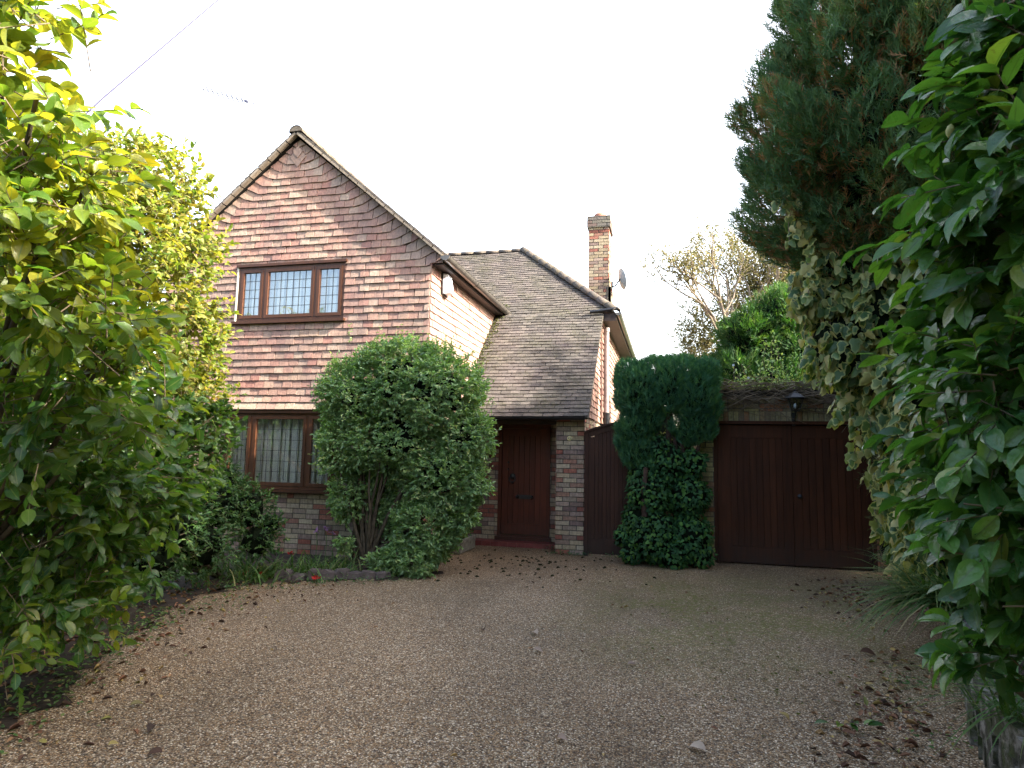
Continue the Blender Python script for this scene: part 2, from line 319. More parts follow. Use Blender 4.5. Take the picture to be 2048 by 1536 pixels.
def gravelm():
    t = NT('resin_bound_gravel'); co = t.coord()
    v = t.n('TexVoronoi'); v.inputs['Scale'].default_value = 112; t.l(co, v.inputs['Vector'])
    v2 = t.n('TexVoronoi'); v2.inputs['Scale'].default_value = 72; t.l(co, v2.inputs['Vector'])
    s1 = t.n('SeparateColor'); t.l(v.outputs['Color'], s1.inputs[0]); s2 = t.n('SeparateColor'); t.l(v2.outputs['Color'], s2.inputs[0])
    st = [(0, (.050,.036,.026)), (.18, (.17,.105,.055)), (.36, (.34,.225,.12)), (.50, (.22,.20,.185)), (.64, (.45,.29,.15)), (.78, (.40,.34,.26)), (.92, (.72,.64,.52)), (1, (.98,.93,.86))]
    c = t.ramp(s1.outputs[0], st); cb = t.ramp(s2.outputs[0], st); c = t.mix(t.ramp(t.noise(14, co), [(.5, (0,0,0)), (.6, (1,1,1))]), c, cb)
    gap = t.ramp(v.outputs['Distance'], [(.35, (1,1,1)), (.75, (.28,.25,.22))]); c = t.mix(1, c, gap, 'MULTIPLY')
    c = t.mix(.6, c, t.ramp(t.noise(.8, co, 5), [(.3, (.62,.60,.56)), (.7, (1.15,1.1,1.05))]), 'MULTIPLY')
    tr_ = t.noise(.45, t.coord(scale=(1.0, .35, 1)), 4, .6); c = t.mix(.75, c, t.ramp(tr_, [(.36, (.70,.64,.56)), (.5, (1.0,.97,.92)), (.62, (1.18,1.12,1.04))]), 'MULTIPLY')
    wt = t.noise(4.5, co, 5, .7); c = t.mix(t.math('MULTIPLY', t.ramp(wt, [(.56, (0,0,0)), (.68, (1,1,1))]), .35), c, (.10,.075,.05))
    # moss patches in front of the garage and thin dirt along the edges
    sp = t.n('SeparateXYZ'); t.l(co, sp.inputs[0])
    gx = t.ramp(t.math('MULTIPLY_ADD', sp.outputs[0], .2), [(.0, (0,0,0)), (1, (1,1,1))])
    def band(s, a, b, w):
        lo = t.math('MULTIPLY', t.math('SUBTRACT', s, a), 1/w, True); hi = t.math('MULTIPLY', t.math('SUBTRACT', b, s), 1/w, True); return t.math('MULTIPLY', lo, hi)
    reg = t.math('MULTIPLY', band(sp.outputs[0], -1.3, 2.6, 1.2), band(sp.outputs[1], 4.4, 10.2, 2.2))
    mn = t.math('MULTIPLY', t.ramp(t.noise(1.3, co, 6, .65), [(.38, (0,0,0)), (.54, (1,1,1))]), t.ramp(t.noise(17, co, 6, .75), [(.44, (0,0,0)), (.55, (1,1,1))]))
    c = t.mix(t.math('MULTIPLY', t.math('MULTIPLY', mn, reg), .9), c, (.105,.115,.012)); c = t.mix(t.math('MULTIPLY', reg, .16), c, (.14,.11,.045)); c = t.mix(1.0, c, (1.04,1.0,.90), 'MULTIPLY')
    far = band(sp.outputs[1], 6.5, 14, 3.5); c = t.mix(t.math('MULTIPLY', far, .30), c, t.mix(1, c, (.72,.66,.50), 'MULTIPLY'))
    h = t.math('ADD', t.math('MULTIPLY', v.outputs['Distance'], -1), t.math('MULTIPLY', v2.outputs['Distance'], -.6)); t.bump(h, .9, .012)
    return t.base(c, .75, .35)
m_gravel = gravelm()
# ------------------------------------------------------------------ ground
def sheet(name, pts, z, mat, res=None):
    b = MB(); b.add([(x, y, z) for x, y in pts], [tuple(range(len(pts)))]); o = b.build(name, mat); return tag(o, kind='structure')
t = NT('rough_grass'); c = t.ramp(t.noise(3, det=6), [(.3, (.03,.045,.015)), (.7, (.07,.09,.03))]); t.bump(t.noise(60), .6, .03); m_lawn = t.base(c, .9, .2)
sheet('ground', [(-400,-400),(400,-400),(400,400),(-400,400)], -.012, m_lawn)
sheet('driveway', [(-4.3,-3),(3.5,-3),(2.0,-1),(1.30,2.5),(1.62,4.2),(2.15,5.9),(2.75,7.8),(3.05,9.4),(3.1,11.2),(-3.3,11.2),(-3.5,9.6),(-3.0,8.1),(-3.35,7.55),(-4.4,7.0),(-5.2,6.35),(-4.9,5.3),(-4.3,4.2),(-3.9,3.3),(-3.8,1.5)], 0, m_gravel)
# soil beds
def bed(name, pts, z, mat, jag=.07, seed=5):
    rg = np.random.default_rng(seed); out = []
    for k in range(len(pts)):
        a, c = np.array(pts[k], float), np.array(pts[(k+1) % len(pts)], float); L = np.linalg.norm(c-a); m = max(1, int(L/.07)) if L < 2.5 else 1
        for q in range(m): out.append(a+(c-a)*q/m+(rg.normal(0, jag, 2) if m > 1 else 0))
    b = MB(); n = len(out); b.add([(x, y, z) for x, y in out], [tuple(range(n))]); return tag(b.build(name, mat), kind='structure')
bed('soil_bed', [(-3.45,1.2),(-3.45,2.2),(-3.55,3.0),(-3.95,3.9),(-4.5,5.0),(-4.85,5.9),(-4.75,6.55),(-4.30,6.95),(-3.35,7.45),(-3.0,8.1),(-3.3,8.75),(-3.45,8.83),(-9,8.83),(-9,-1),(-3.9,-1)], .005, m_soil)
# ------------------------------------------------------------------ house
rs = random.Random(7)
def clip(poly, conv):
    out = poly; n = len(conv)
    for i in range(n):
        a = conv[i]; b = conv[(i+1) % n]; inp = out; out = []
        if not inp: return []
        def sd_(p): return (b[0]-a[0])*(p[1]-a[1])-(b[1]-a[1])*(p[0]-a[0])
        for k in range(len(inp)):
            p = inp[k]; q = inp[(k+1) % len(inp)]; sp_, sq = sd_(p), sd_(q)
            if sp_ >= 0: out.append(p)
            if sp_*sq < 0: tt = sp_/(sp_-sq); out.append((p[0]+(q[0]-p[0])*tt, p[1]+(q[1]-p[1])*tt))
    return out
def area(p): return .5*sum(p[i][0]*p[(i+1) % len(p)][1]-p[(i+1) % len(p)][0]*p[i][1] for i in range(len(p)))
def field(b, O, U, V, N, polys, gauge, width, thick, tilt, jit, warp=None, bond=.5, gap=.0035, m=0, kick=0, rj=1.0, vo=0, sag=0, mfun=None):
    O, U, V, N = [np.array(x, float) for x in (O, U, V, N)]
    us = [p[0] for q in polys for p in q]; vs = [p[1] for q in polys for p in q]
    for r in range(int(math.floor((min(vs)-vo)/gauge))-3, int((max(vs)-vo)/gauge)+2):
        v0 = r*gauge+vo
        for c in range(int(min(us)/width)-2, int(max(us)/width)+2):
            u0 = c*width+(bond*width if r % 2 else 0)+rs.uniform(-.004, .004)*rj; dv = rs.uniform(-.004, .004)*rj
            q = [(u0+gap, v0+dv), (u0+width-gap, v0+dv+rs.uniform(-.003, .003)*rj), (u0+width-gap, v0+gauge), (u0+gap, v0+gauge)]
            h0 = thick+rs.uniform(-1, 1)*jit; tw = rs.uniform(-1, 1)*jit*4; rn = rs.random(); uc = u0+width/2
            if warp: q = [warp(*p) for p in q]
            for pl in polys:
                cp = clip(q, pl)
                if len(cp) < 3 or area(cp) < 4e-5: continue
                top = []; bot = []
                for (uu, vv) in cp:
                    tt = (vv-v0)/gauge; h = h0+(tilt if tilt else 0)*(1-tt)+tw*(uu-uc)
                    if kick: h += kick*max(0, 1-(vv-vs_min(vs))/.3)**2
                    if sag: h -= sag*(.5+.5*math.sin(uu*1.7)*math.cos(vv*1.1))
                    top.append(O+U*uu+V*vv+N*h); bot.append(O+U*uu+V*vv+N*(-.008))
                k = len(cp); b.add(top+bot, [tuple(range(k))]+[(i, k+i, k+(i+1) % k, (i+1) % k) for i in range(k)], mfun(uu, vv) if mfun else m, rn)
def vs_min(vs): return min(vs)
def rect(a, b, c, d): return [(a, c), (b, c), (b, d), (a, d)]
def bricks(b, O, U, N, polys, flem=False):
    # mixed bricks proud of a mortar backing
    O, U, N = [np.array(x, float) for x in (O, U, N)]; V = np.array((0, 0, 1.))
    for pl in polys:
        k = len(pl); b.add([O+U*p[0]+V*p[1] for p in pl]+[O+U*p[0]+V*p[1]-N*.1 for p in pl], [tuple(range(k)), tuple(range(k, 2*k))[::-1]]+[(i, k+i, k+(i+1) % k, (i+1) % k) for i in range(k)], 1, .5)
    us = [p[0] for q in polys for p in q]; vs = [p[1] for q in polys for p in q]; u1 = max(us)
    for r in range(int(min(vs)/.075)-1, int(max(vs)/.075)+1):
        u = min(us)-rs.choice((0, .1125)) if not flem else min(us)-(.1125 if r % 2 else 0)
        while u < u1:
            w = .225 if (rs.random() > .18 or flem) else .1125
            j1, j2, j3 = rs.uniform(.004, .009), rs.uniform(.004, .009), rs.uniform(-.003, .003); q = [(u+j1, r*.075+.006+j3), (u+w-j2, r*.075+.006-j3*.6), (u+w-j2, r*.075+.069-j3*.5), (u+j1, r*.075+.069+j3*.5)]
            rn = min(1, max(0, rs.random())); h = .006+rs.uniform(-.003, .004)
            for pl in polys:
                cp = clip(q, pl)
                if len(cp) < 3 or area(cp) < 2e-4: continue
                k = len(cp); b.add([O+U*p[0]+V*p[1]+N*h for p in cp]+[O+U*p[0]+V*p[1]-N*.004 for p in cp], [tuple(range(k))]+[(i, k+i, k+(i+1) % k, (i+1) % k) for i in range(k)], 0, rn)
            u += w
YG, XR, XL, XC = 8.8, -3.47, -8.17, -5.82
SL = .848; ZA = 6.69; ZR = 4.51
house = empty('house', (XC, YG, 0), 'tile-hung brick house with steep gable and long sloping porch roof', 'house')
W1 = (-6.80, -4.875, 3.59, 4.49); W2 = (-6.84, -4.90, .96, 2.15)
def holed(x0, x1, z0, z1, h): return [rect(x0, h[0], z0, z1), rect(h[1], x1, z0, z1), rect(h[0], h[1], z0, h[2]), rect(h[0], h[1], h[3], z1)]
ztop = lambda x: ZA-.10-SL*abs(x-XC)
# wall: gable brick below, brick return, door wall, pier, side walls
b = MB()
bricks(b, (0, YG+.03, 0), (1, 0, 0), (0, -1, 0), holed(XL, XR, 0, 2.22, W2))
bricks(b, (XR, YG+.03, 0), (0, 1, 0), (1, 0, 0), [rect(0, 2.27, 0, 3.0)])
DX0, DX1, YD = -2.955, -2.025, 11.1
bricks(b, (0, YD, 0), (1, 0, 0), (0, -1, 0), [rect(XR, DX0, 0, 2.6), rect(DX1, -1.34, 0, 2.6), rect(DX0, DX1, 2.1, 2.6)])
bricks(b, (-1.785, 10.3, 0), (1, 0, 0), (0, -1, 0), [rect(0, .45, 0, 2.16)], True)
bricks(b, (-1.335, 10.3, 0), (0, 1, 0), (1, 0, 0), [rect(0, 7.9, 0, 2.2)], True)
bricks(b, (-1.785, 11.1, 0), (0, -1, 0), (-1, 0, 0), [rect(0, .8, 0, 2.16)], True)
b.box((-1.70, 10.40, 0), (-1.435, 11.0, 2.15), 1)
b.build('wall', [m_brick, m_mortar], house)
# lintel over the porch opening
b = MB(); b.box((-3.46, 10.32, 2.06), (-1.79, 10.42, 2.17), 0); b.box((-3.46, 10.42, 2.10), (-1.79, 11.09, 2.15), 0); b.build('porch_lintel', m_soffit, house)
# structural core behind the hung tiles
b = MB()
hole = W1
for pl in holed(XL+.01, XR-.01, 2.2, 4.5, hole)+[[(XL+.01, 4.5), (XR-.01, 4.5), (XC, ztop(XC))]]:
    k = len(pl); b.add([(p[0], YG+.02, p[1]) for p in pl]+[(p[0], YG+.14, p[1]) for p in pl], [tuple(range(k)), tuple(range(k, 2*k))[::-1]]+[(i, k+i, k+(i+1) % k, (i+1) % k) for i in range(k)])
b.box((XR-.14, YG+.15, 2.2), (XR-.012, 14, 4.5)); b.box((XL, YG+.15, 0), (XL+.1, 17, 4.5))
b.box((XR-.14, YG+.15, 0), (XR-.012, 11.3, 2.2)); b.box((-1.5, 11.2, 0), (-1.345, 18.2, 2.2)); b.box((-1.5, 12.55, 2.2), (-1.305, 18.2, 4.3)); b.box((XL, 18, 0), (-1.24, 18.2, 4.3))
b.build('inner_wall', m_dark, house)
# hung tiles
GW = .165; GH = .114
def warp(u, v):
    d = min((XC+(ZA-.1-v)/SL)-u, u-(XC-(ZA-.1-v)/SL))
    k = max(0, .30-d)
    return (u, v+.58*k) if v > 4.3 else (u, v)
b = MB()
pg = holed(XL, XR, 2.18, 4.39, (W1[0]-.0, W1[1], W1[2]-.02, 4.39))
pg = [rect(XL, W1[0], 2.18, 4.39), rect(W1[1], XR, 2.18, 4.39), rect(W1[0], W1[1], 2.18, W1[2]-.03)]
XE = -3.285; XEL = 2*XC-XE
pg += [rect(XL, W1[0], 4.39, 4.49), rect(W1[1], XE, 4.39, 4.49), [(XEL, 4.49), (XE, 4.49), (XC, ztop(XC))]]
field(b, (0, YG, 0), (1,0,0), (0,0,1), (0,-1,0), pg, GH, GW, .012, .019, .005, warp=warp, kick=.05, vo=2.18, mfun=lambda u, v: 1 if v < 2.30 else 0)
# two diamond tiles at the apex
for sz, dz, hh in ((.24, .30, .034), (.15, .22, .048)):
    cz = ZA-.1-dz; b.add([(XC, YG-hh, cz-sz*.75), (XC+sz*.62, YG-hh, cz), (XC, YG-hh, cz+sz*.6), (XC-sz*.62, YG-hh, cz)]+[(XC, YG-.01, cz-sz*.75), (XC+sz*.62, YG-.01, cz), (XC, YG-.01, cz+sz*.6), (XC-sz*.62, YG-.01, cz)], [(0,1,2,3),(0,4,5,1),(3,7,4,0)], 0, .9)
b.build('hung_tiles', [m_hung, m_hungc], house)
b = MB()
field(b, (XR, YG, 0), (0,1,0), (0,0,1), (1,0,0), [rect(-.012, 4.2, 2.18, 4.42)], GH, GW, .010, .016, .004, vo=2.18)
o = b.build('hung_tiles', [m_hung], house); o['label'] = 'tile hanging of the sunlit right flank of the gable'
b = MB()
field(b, (-1.335, 10.3, 0), (0,1,0), (0,0,1), (1,0,0), [[(-.05, 2.2), (2.5, 2.2), (2.5, 4.32), (2.2, 4.2), (-.05, 2.2+.02)]], GH, GW, .010, .016, .004, vo=2.2)
field(b, (-1.295, 12.55, 0), (0,1,0), (0,0,1), (1,0,0), [rect(0, 5.6, 2.2, 4.33)], GH, GW, .010, .016, .004, vo=2.2)
o = b.build('hung_tiles', [m_hung], house); o['label'] = 'tile hanging of the right side wall beside the downpipe'
# ---- roof
EY, EZ = 10.08, 2.17; S1 = (4.36-2.17)/(12.4-10.08); BY, BZ = 12.4, 4.36; RY, RZ = 14.85, 6.55
roof = MB()
def slope(b, O, U, V, polys, gauge=.10, **kw):
    N = nz(np.cross(np.array(U, float), np.array(V, float))); field(b, O, U, V, N, polys, gauge, .165, .012, .013, .004, m=0, **kw)
Vm = nz((0, RY-BY, RZ-BZ)); Lm = math.hypot(RY-BY, RZ-BZ); Vl = nz((0, BY-EY, BZ-EZ)); Ll = math.hypot(BY-EY, BZ-EZ)
slope(roof, (0, EY, EZ), (1,0,0), Vl, [rect(XR+.0, -1.25, -.03, Ll)], sag=.02)
# upper slope (X from the valley to the hip)
slope(roof, (0, BY, BZ), (1,0,0), Vm, [[(-3.6, 0), (-1.02, 0), (-3.45, Lm), (-5.95, Lm)]], sag=.02)
for sg in (1, -1):
    O = (XC+sg*2.57, 0, ZR); Vs = nz((-sg*2.57, 0, ZA-ZR)); Ls = math.hypot(2.57, ZA-ZR)
    U = (0, 1, 0); N = nz(np.cross(U, Vs)); 
    pl = [(8.68, 0), (12.75, 0), (15.1, Ls), (8.68, Ls)]
    if N[2] < 0:
        U = (0, -1, 0); pl = [(-x, y) for x, y in pl][::-1]
    slope(roof, O, U, Vs, [pl], gauge=.10)
# deck boards under the tiles (keep light out)
def deck(pts, th=.035):
    P = np.array(pts, float); n = nz(np.cross(P[1]-P[0], P[2]-P[0])); n = n if n[2] > 0 else -n; k = len(P)
    roof.add(list(P-n*.012)+list(P-n*(.012+th)), [tuple(range(k)), tuple(range(k, 2*k))[::-1]]+[(i, k+i, k+(i+1) % k, (i+1) % k) for i in range(k)], 1)
deck([(XR+.01, EY+.03, EZ), (-1.27, EY+.03, EZ), (-1.27, BY, BZ), (XR+.01, BY, BZ)]); deck([(-8.5, BY, BZ), (-1.05, BY, BZ), (-3.5, RY, RZ), (-8.5, RY, RZ)])
deck([(-1.0, BY, BZ), (-1.0, 18.1, BZ), (-3.45, 16, RZ), (-3.45, RY, RZ)]); deck([(-8.5, 18.2, 4.3), (-1, 18.2, 4.3), (-3.45, RY+.05, RZ), (-8.5, RY+.05, RZ)])
deck([(XC+2.55, 8.76, ZR+.01), (XC+2.55, 12.6, ZR+.01), (XC, 15, ZA), (XC, 8.76, ZA)]); deck([(XC-2.55, 8.76, ZR+.01), (XC-2.55, 12.6, ZR+.01), (XC, 15, ZA), (XC, 8.76, ZA)])
ro = roof.build('roof', [m_roof, m_dark], house)
# verge undercloak strips (pale tiles under the rake)
b = MB()
for sg in (1, -1):
    n = 16
    for i in range(n):
        t0, t1 = i/n, (i+1)/n-.006; p = lambda t: (XC+sg*2.56*(1-t), 0, ZR+(ZA-ZR)*t)
        a, c = p(t0), p(t1); b.beam((a[0], 8.715, a[2]-.032), (c[0], 8.715, c[2]-.032), .08, .034, r=rs.random())
b.build('verge', [m_verge], ro)
b = MB(); n = 22   # verge of the porch roof
for i in range(n):
    t0, t1 = i/n, (i+1)/n-.004; p = lambda t: (-1.285, EY+(BY-EY)*t, EZ-.03+(BZ-EZ)*t); b.beam(p(t0), p(t1), .09, .03, r=rs.random())
b.build('verge', [m_ridge], ro)
# ridge and hip tiles
def ridge(b, a, c, rr=.11, L=.32, drop=.0):
    a = np.array(a, float); c = np.array(c, float); d = c-a; n = max(2, int(np.linalg.norm(d)/L)); d = d/n
    x = nz(np.cross(d, (0,0,1))); y = nz(np.cross(x, d))
    for i in range(n):
        p0 = a+d*i; p1 = a+d*(i+1.04); vs = []; r0 = rr*rs.uniform(.985, 1.02)
        for p, k in ((p0, 1.0), (p1, .97)):
            for j in range(9):
                an = math.pi*(j/8)*1.1-.05*math.pi; vs.append(p+x*math.cos(an)*r0*k+y*(math.sin(an)*r0*k*.85-.02))
        vs2 = [v-y*.02 for v in vs]; rn = rs.random()
        b.add(vs+vs2, [(j, j+1, 10+j, 9+j) for j in range(8)]+[(j, 18+j, 19+j, j+1) for j in range(8)]+[(9+j, 10+j, 28+j, 27+j) for j in range(8)], 0, rn, True)
b = MB(); ridge(b, (XC, 8.66, ZA+.0), (XC, 15, ZA+.0), .12)
b.add([(XC+.11*math.cos(a), 8.66, ZA-.02+.10*math.sin(a)) for a in [math.pi*k/8 for k in range(9)]], [tuple(range(9))[::-1]], 0, .8)
b.build('ridge_tiles', m_ridge, ro)
b = MB(); ridge(b, (-8.3, RY, RZ+.0), (-3.4, RY, RZ+.0), .085); ridge(b, (-.98, BY-.03, BZ+.03), (-3.45, RY, RZ+.03), .10, .30); b.build('hip_tiles', m_ridge, ro)
# moss and fallen leaves lying in the valley beside the gable flank
rng = np.random.default_rng(3); n = 500; yy = rng.uniform(10.9, 12.75, n); xx = XR+.02+np.abs(rng.normal(0, .11, n))
P = np.stack([xx, yy, EZ+(yy-EY)*S1+.03], 1); D = rng.normal(0, 1, (n, 3)); D[:, 2] *= .4; Nn = rng.normal(0, .5, (n, 3))+[0, -.7, .7]
scatter('valley_moss', T_small(), P, D, Nn, rng.uniform(.02, .05, n), .025, m_creep, ro, rng.random(n)*.8)['kind'] = 'stuff'
# soffits, fascia, gutters
b = MB(); b.box((XR+.005, 8.83, 4.37), (-3.29, 12.5, 4.385)); b.box((-3.30, 8.83, 4.385), (-3.28, 12.5, 4.47)); b.build('soffit', m_soffit, house)
b = MB(); b.box((-1.29, 12.42, 4.26), (-1.0, 18.1, 4.275)); b.box((-1.015, 12.42, 4.275), (-1.0, 18.1, 4.35)); b.box((-1.33, 12.40, 4.20), (-1.0, 12.42, 4.36)); b.build('soffit', m_soffit, house)
def gutter(name, a, c, rr=.056, mat=m_gut, joints=4):
    b = MB(); a = np.array(a, float); c = np.array(c, float); d = nz(c-a); x = nz(np.cross(d, (0,0,1))); L = np.linalg.norm(c-a); vs = []
    for p in (a, c):
        for rr2 in (rr, rr-.006):
            for j in range(13):
                an = math.pi*j/12; vs.append(p+x*math.cos(an)*rr2-np.array((0,0,1.))*math.sin(an)*rr2)
    F = []
    for j in range(12): F += [(j, j+1, 26+j+1, 26+j), (13+j, 39+j, 39+j+1, 13+j+1)]
    F += [(0, 13, 39, 26), (12, 38, 51, 25)]
    b.add(vs, F, 0, .5, True)
    for p in (a, c): b.add([p+x*math.cos(math.pi*j/12)*(rr+.002)-np.array((0,0,1.))*math.sin(math.pi*j/12)*(rr+.002) for j in range(13)], [tuple(range(13))], 0, .5)
    for i in range(joints):
        p = a+d*L*(i+.08+.5*(i > 0))/joints; vs = []
        for q in (p-d*.03, p+d*.03):
            for j in range(13): an = math.pi*j/12; vs.append(q+x*math.cos(an)*(rr+.006)-np.array((0,0,1.))*math.sin(an)*(rr+.006))
        b.add(vs, [(j, j+1, 14+j, 13+j) for j in range(12)], 0, .3, True)
    return b.build(name, mat, house)
gutter('gutter', (-3.215, 8.70, 4.47), (-3.215, 12.62, 4.47), .072, m_gut, 4)
gutter('gutter', (-3.44, EY-.035, EZ+.0), (-1.29, EY-.035, EZ+.0), .055, m_black, 2)
gutter('gutter', (-.955, 12.38, 4.36), (-.955, 18.1, 4.36), .058, m_gut, 4)
b = MB(); b.tube([(-1.47, 12.32, 4.37), (-1.2, 12.33, 4.40), (-.96, 12.35, 4.43)], .032, 10); b.tube([(-1.47, 12.32, 4.37), (-1.5, 12.32, 4.37)], .04, 10); b.build('overflow_pipe', m_black, house)
b = MB(); px_, py_ = -1.215, 12.75
b.tube([(px_, py_, 2.35), (px_, py_, 4.12)], .052, 12, 0); b.tube([(px_, py_, 4.05), (px_, py_, 4.13)], .062, 12, 0); b.tube([(px_, py_, 0), (px_, py_, 2.40)], .062, 12, 1)
for z in (2.40, 2.30, 1.9, 2.0): b.tube([(px_, py_, z-.02), (px_, py_, z+.02)], .072, 12, 1)
b.build('downpipe', [m_pipe, m_black], house)
# ---- windows
def window(x0, x1, z0, z1, y, rows, lights, white=True):
    f = MB(); fw = .046; d0, d1 = y-.012, y+.06
    f.box((x0, d0, z0), (x0+fw, d1, z1), 0, .4); f.box((x1-fw, d0, z0), (x1, d1, z1), 0, .4)
    f.box((x0+fw, d0, z0), (x1-fw, d1, z0+fw), 0, .6); f.box((x0+fw, d0, z1-fw), (x1-fw, d1, z1), 0, .6)
    f.box((x0-.03, y-.05, z1-.008), (x1+.03, y+.03, z1+.035), 0, .1)
    for m in lights[1:-1]: f.box((m-.02, d0-.004, z0+fw), (m+.02, d1-.002, z1-fw), 0, .3)
    wf = f.build('window', m_frame, house)
    f = MB(); f.box((x0-.05, y-.075, z0-.045), (x1+.04, y+.06, z0-.003), 0, .1); f.build('sill', m_frame, wf)
    for i in range(len(lights)-1):
        a = lights[i]+(.02 if i else fw)+.004; c = lights[i+1]-(.02 if i < len(lights)-2 else fw)-.004; q = .050; zz0, zz1 = z0+fw+.004, z1-fw-.004
        f = MB(); e0, e1 = y-.022, y+.03
        for bx in (((a, e0, zz0), (a+q, e1, zz1)), ((c-q, e0, zz0), (c, e1, zz1)), ((a+q, e0, zz0), (c-q, e1, zz0+q)), ((a+q, e0, zz1-q), (c-q, e1, zz1))): f.box(*bx, 0, rs.random())
        f.build('sash', m_frame, wf)
        f = MB(); f.box((a+q-.002, y+.006, zz0+q-.002), (c-q+.002, y+.010, zz1-q+.002)); f.build('glass', m_glass, wf)
        f = MB(); ga, gc, g0, g1 = a+q, c-q, zz0+q, zz1-q; nc = max(3, round((gc-ga)/.105)); 
        for k in range(1, nc): xx = ga+(gc-ga)*k/nc; f.box((xx-.003, y-.001, g0), (xx+.003, y+.004, g1))
        for k in range(1, rows): zz = g0+(g1-g0)*k/rows; f.box((ga, y-.002, zz-.003), (gc, y+.003, zz+.003))
        f.build('leading', m_lead, wf)
    f = MB(); xx = x0+.05; k = 0
    while xx < x1-.05:
        yy = y+.13+.028*(k % 2); w = .085; tw = .010 if k % 2 else .018
        f.add([(xx, yy+tw, z0), (xx+w, yy-tw, z0), (xx+w, yy-tw, z1), (xx, yy+tw, z1), (xx, yy+tw+.003, z0), (xx+w, yy-tw+.003, z0), (xx+w, yy-tw+.003, z1), (xx, yy+tw+.003, z1)], [(0,1,2,3),(7,6,5,4),(1,5,6,2),(4,0,3,7)], 0, rs.random()); xx += .078; k += 1
    f.build('blind', m_blind, wf)
    f = MB(); f.box((x0-.04, y+.62, z0-.05), (x1+.04, y+.66, z1+.05)); f.box((x0-.04, y+.06, z0-.06), (x0-.005, y+.62, z1+.05)); f.box((x1+.005, y+.06, z0-.06), (x1+.04, y+.62, z1+.05)); f.box((x0, y+.06, z1+.002), (x1, y+.62, z1+.04)); f.box((x0, y+.06, z0-.06), (x1, y+.62, z0-.002)); f.build('room', m_blind, wf)
    return wf
w1 = window(W1[0]+.025, W1[1], W1[2], W1[3], YG-.005, 5, [-6.775, -6.30, -5.385, W1[1]])
f = MB(); f.box((W1[0]-.003, YG-.035, W1[2]), (W1[0]+.022, YG+.05, W1[3]-.01)); f.build('reveal_strip', m_cream, w1)
w2 = window(W2[0], W2[1], W2[2], W2[3]-.02, YG-.002, 6, [W2[0], -6.355, -5.38, W2[1]])
# ---- front door
b = MB(); YF = YD-.03
b.box((DX0, YF-.01, .14), (DX0+.06, YD+.06, 2.10), 0, .3); b.box((DX1-.06, YF-.01, .14), (DX1, YD+.06, 2.10), 0, .3); b.box((DX0+.06, YF-.01, 2.02), (DX1-.06, YD+.06, 2.10), 0, .3)
b.box((DX0-.03, YF-.06, .08), (DX1+.03, YD+.06, .14), 0, .1); b.box((DX0+.02, YF-.035, .14), (DX1-.02, YF-.012, .17), 0, .2)
fd = b.build('door_frame', m_door, house)
b = MB(); a, c = DX0+.065, DX1-.065; YL = YD+.0
b.box((a, YL+.012, .175), (c, YL+.04, 2.015), 0, .1)
for bx in (((a, YL-.008, .175), (a+.11, YL+.012, 2.015)), ((c-.11, YL-.008, .175), (c, YL+.012, 2.015)), ((a+.11, YL-.008, .175), (c-.11, YL+.012, .36)), ((a+.11, YL-.008, 1.89), (c-.11, YL+.012, 2.015))): b.box(*bx, 0, rs.random()*.5+.4)
nb = 6; w = (c-a-.22)/nb
for i in range(nb): b.box((a+.11+i*w+.004, YL-.001, .362), (a+.11+(i+1)*w-.004, YL+.012, 1.888), 0, rs.random())
dr = b.build('door', m_door, house)
b = MB(); kx, kz = -2.70, 1.18
b.lathe([(0, .03), (.035, .028), (.05, .012), (.052, 0)], (kx, YL-.01, kz), (0, -1, 0), 16)
b.tube([(kx+.055*math.sin(t), YL-.035-.01*math.cos(t), kz-.05-.055*math.cos(t)) for t in [k*math.pi*2/16 for k in range(17)]], .009, 8); b.lathe([(0, .05), (.02, .04), (.02, 0)], (kx, YL-.01, kz-.11), (0, -1, 0), 10)
b.build('knocker', m_iron, dr)
b = MB(); b.box((-2.60, YL-.016, .79), (-2.36, YL-.008, .86)); b.box((-2.57, YL-.026, .805), (-2.39, YL-.016, .845)); b.lathe([(0, .03), (.03, .02), (.03, 0)], (-2.61, YL-.008, .825), (0,-1,0), 12); b.lathe([(0, .03), (.03, .02), (.03, 0)], (-2.35, YL-.008, .825), (0,-1,0), 12); b.build('letterbox', m_iron, dr)
for z_ in (1.30, 1.42): b = MB(); b.lathe([(0, .02), (.016, .018), (.02, 0)], (-2.78, YL-.008, z_), (0,-1,0), 12); b.build('door_lock', m_iron, dr)
b = MB()
for i in range(11):
    x0 = -3.44+i*.152; b.box((x0, 10.76+.0, .0), (x0+.148, 11.08, .078), 0, rs.random())
b.build('doorstep', m_step, house)
# ---- chimney
CXL, CXR, CY = -1.80, -1.345, 14.5
b = MB()
def stack(x0, x1, y0, y1, z0, z1):
    bricks(b, (x0, y0, 0), (1,0,0), (0,-1,0), [rect(0, x1-x0, z0, z1)], True); bricks(b, (x1, y0, 0), (0,1,0), (1,0,0), [rect(0, y1-y0, z0, z1)], True)
    bricks(b, (x0, y1, 0), (0,-1,0), (-1,0,0), [rect(0, y1-y0, z0, z1)], True); b.box((x0+.09, y0+.09, z0), (x1-.09, y1-.09, z1-.004), 1)
    b.box((x0+.001, y0+.001, z1-.003), (x1-.001, y1-.001, z1+.001), 1); b.box((x0, y0, z0-.001), (x1, y1, z0+.003), 1)
stack(CXL, CXR, CY, CY+.66, 4.0, 6.90)
bricks(b, (CXR+.06, CY-.02, 0), (0,1,0), (1,0,0), [rect(0, .7, 3.9, 5.45)], True); b.box((CXR+.001, CY-.02, 3.9), (CXR+.055, CY+.6, 5.44), 1)
ch = b.build('chimney', [m_brick, m_mortar], house)
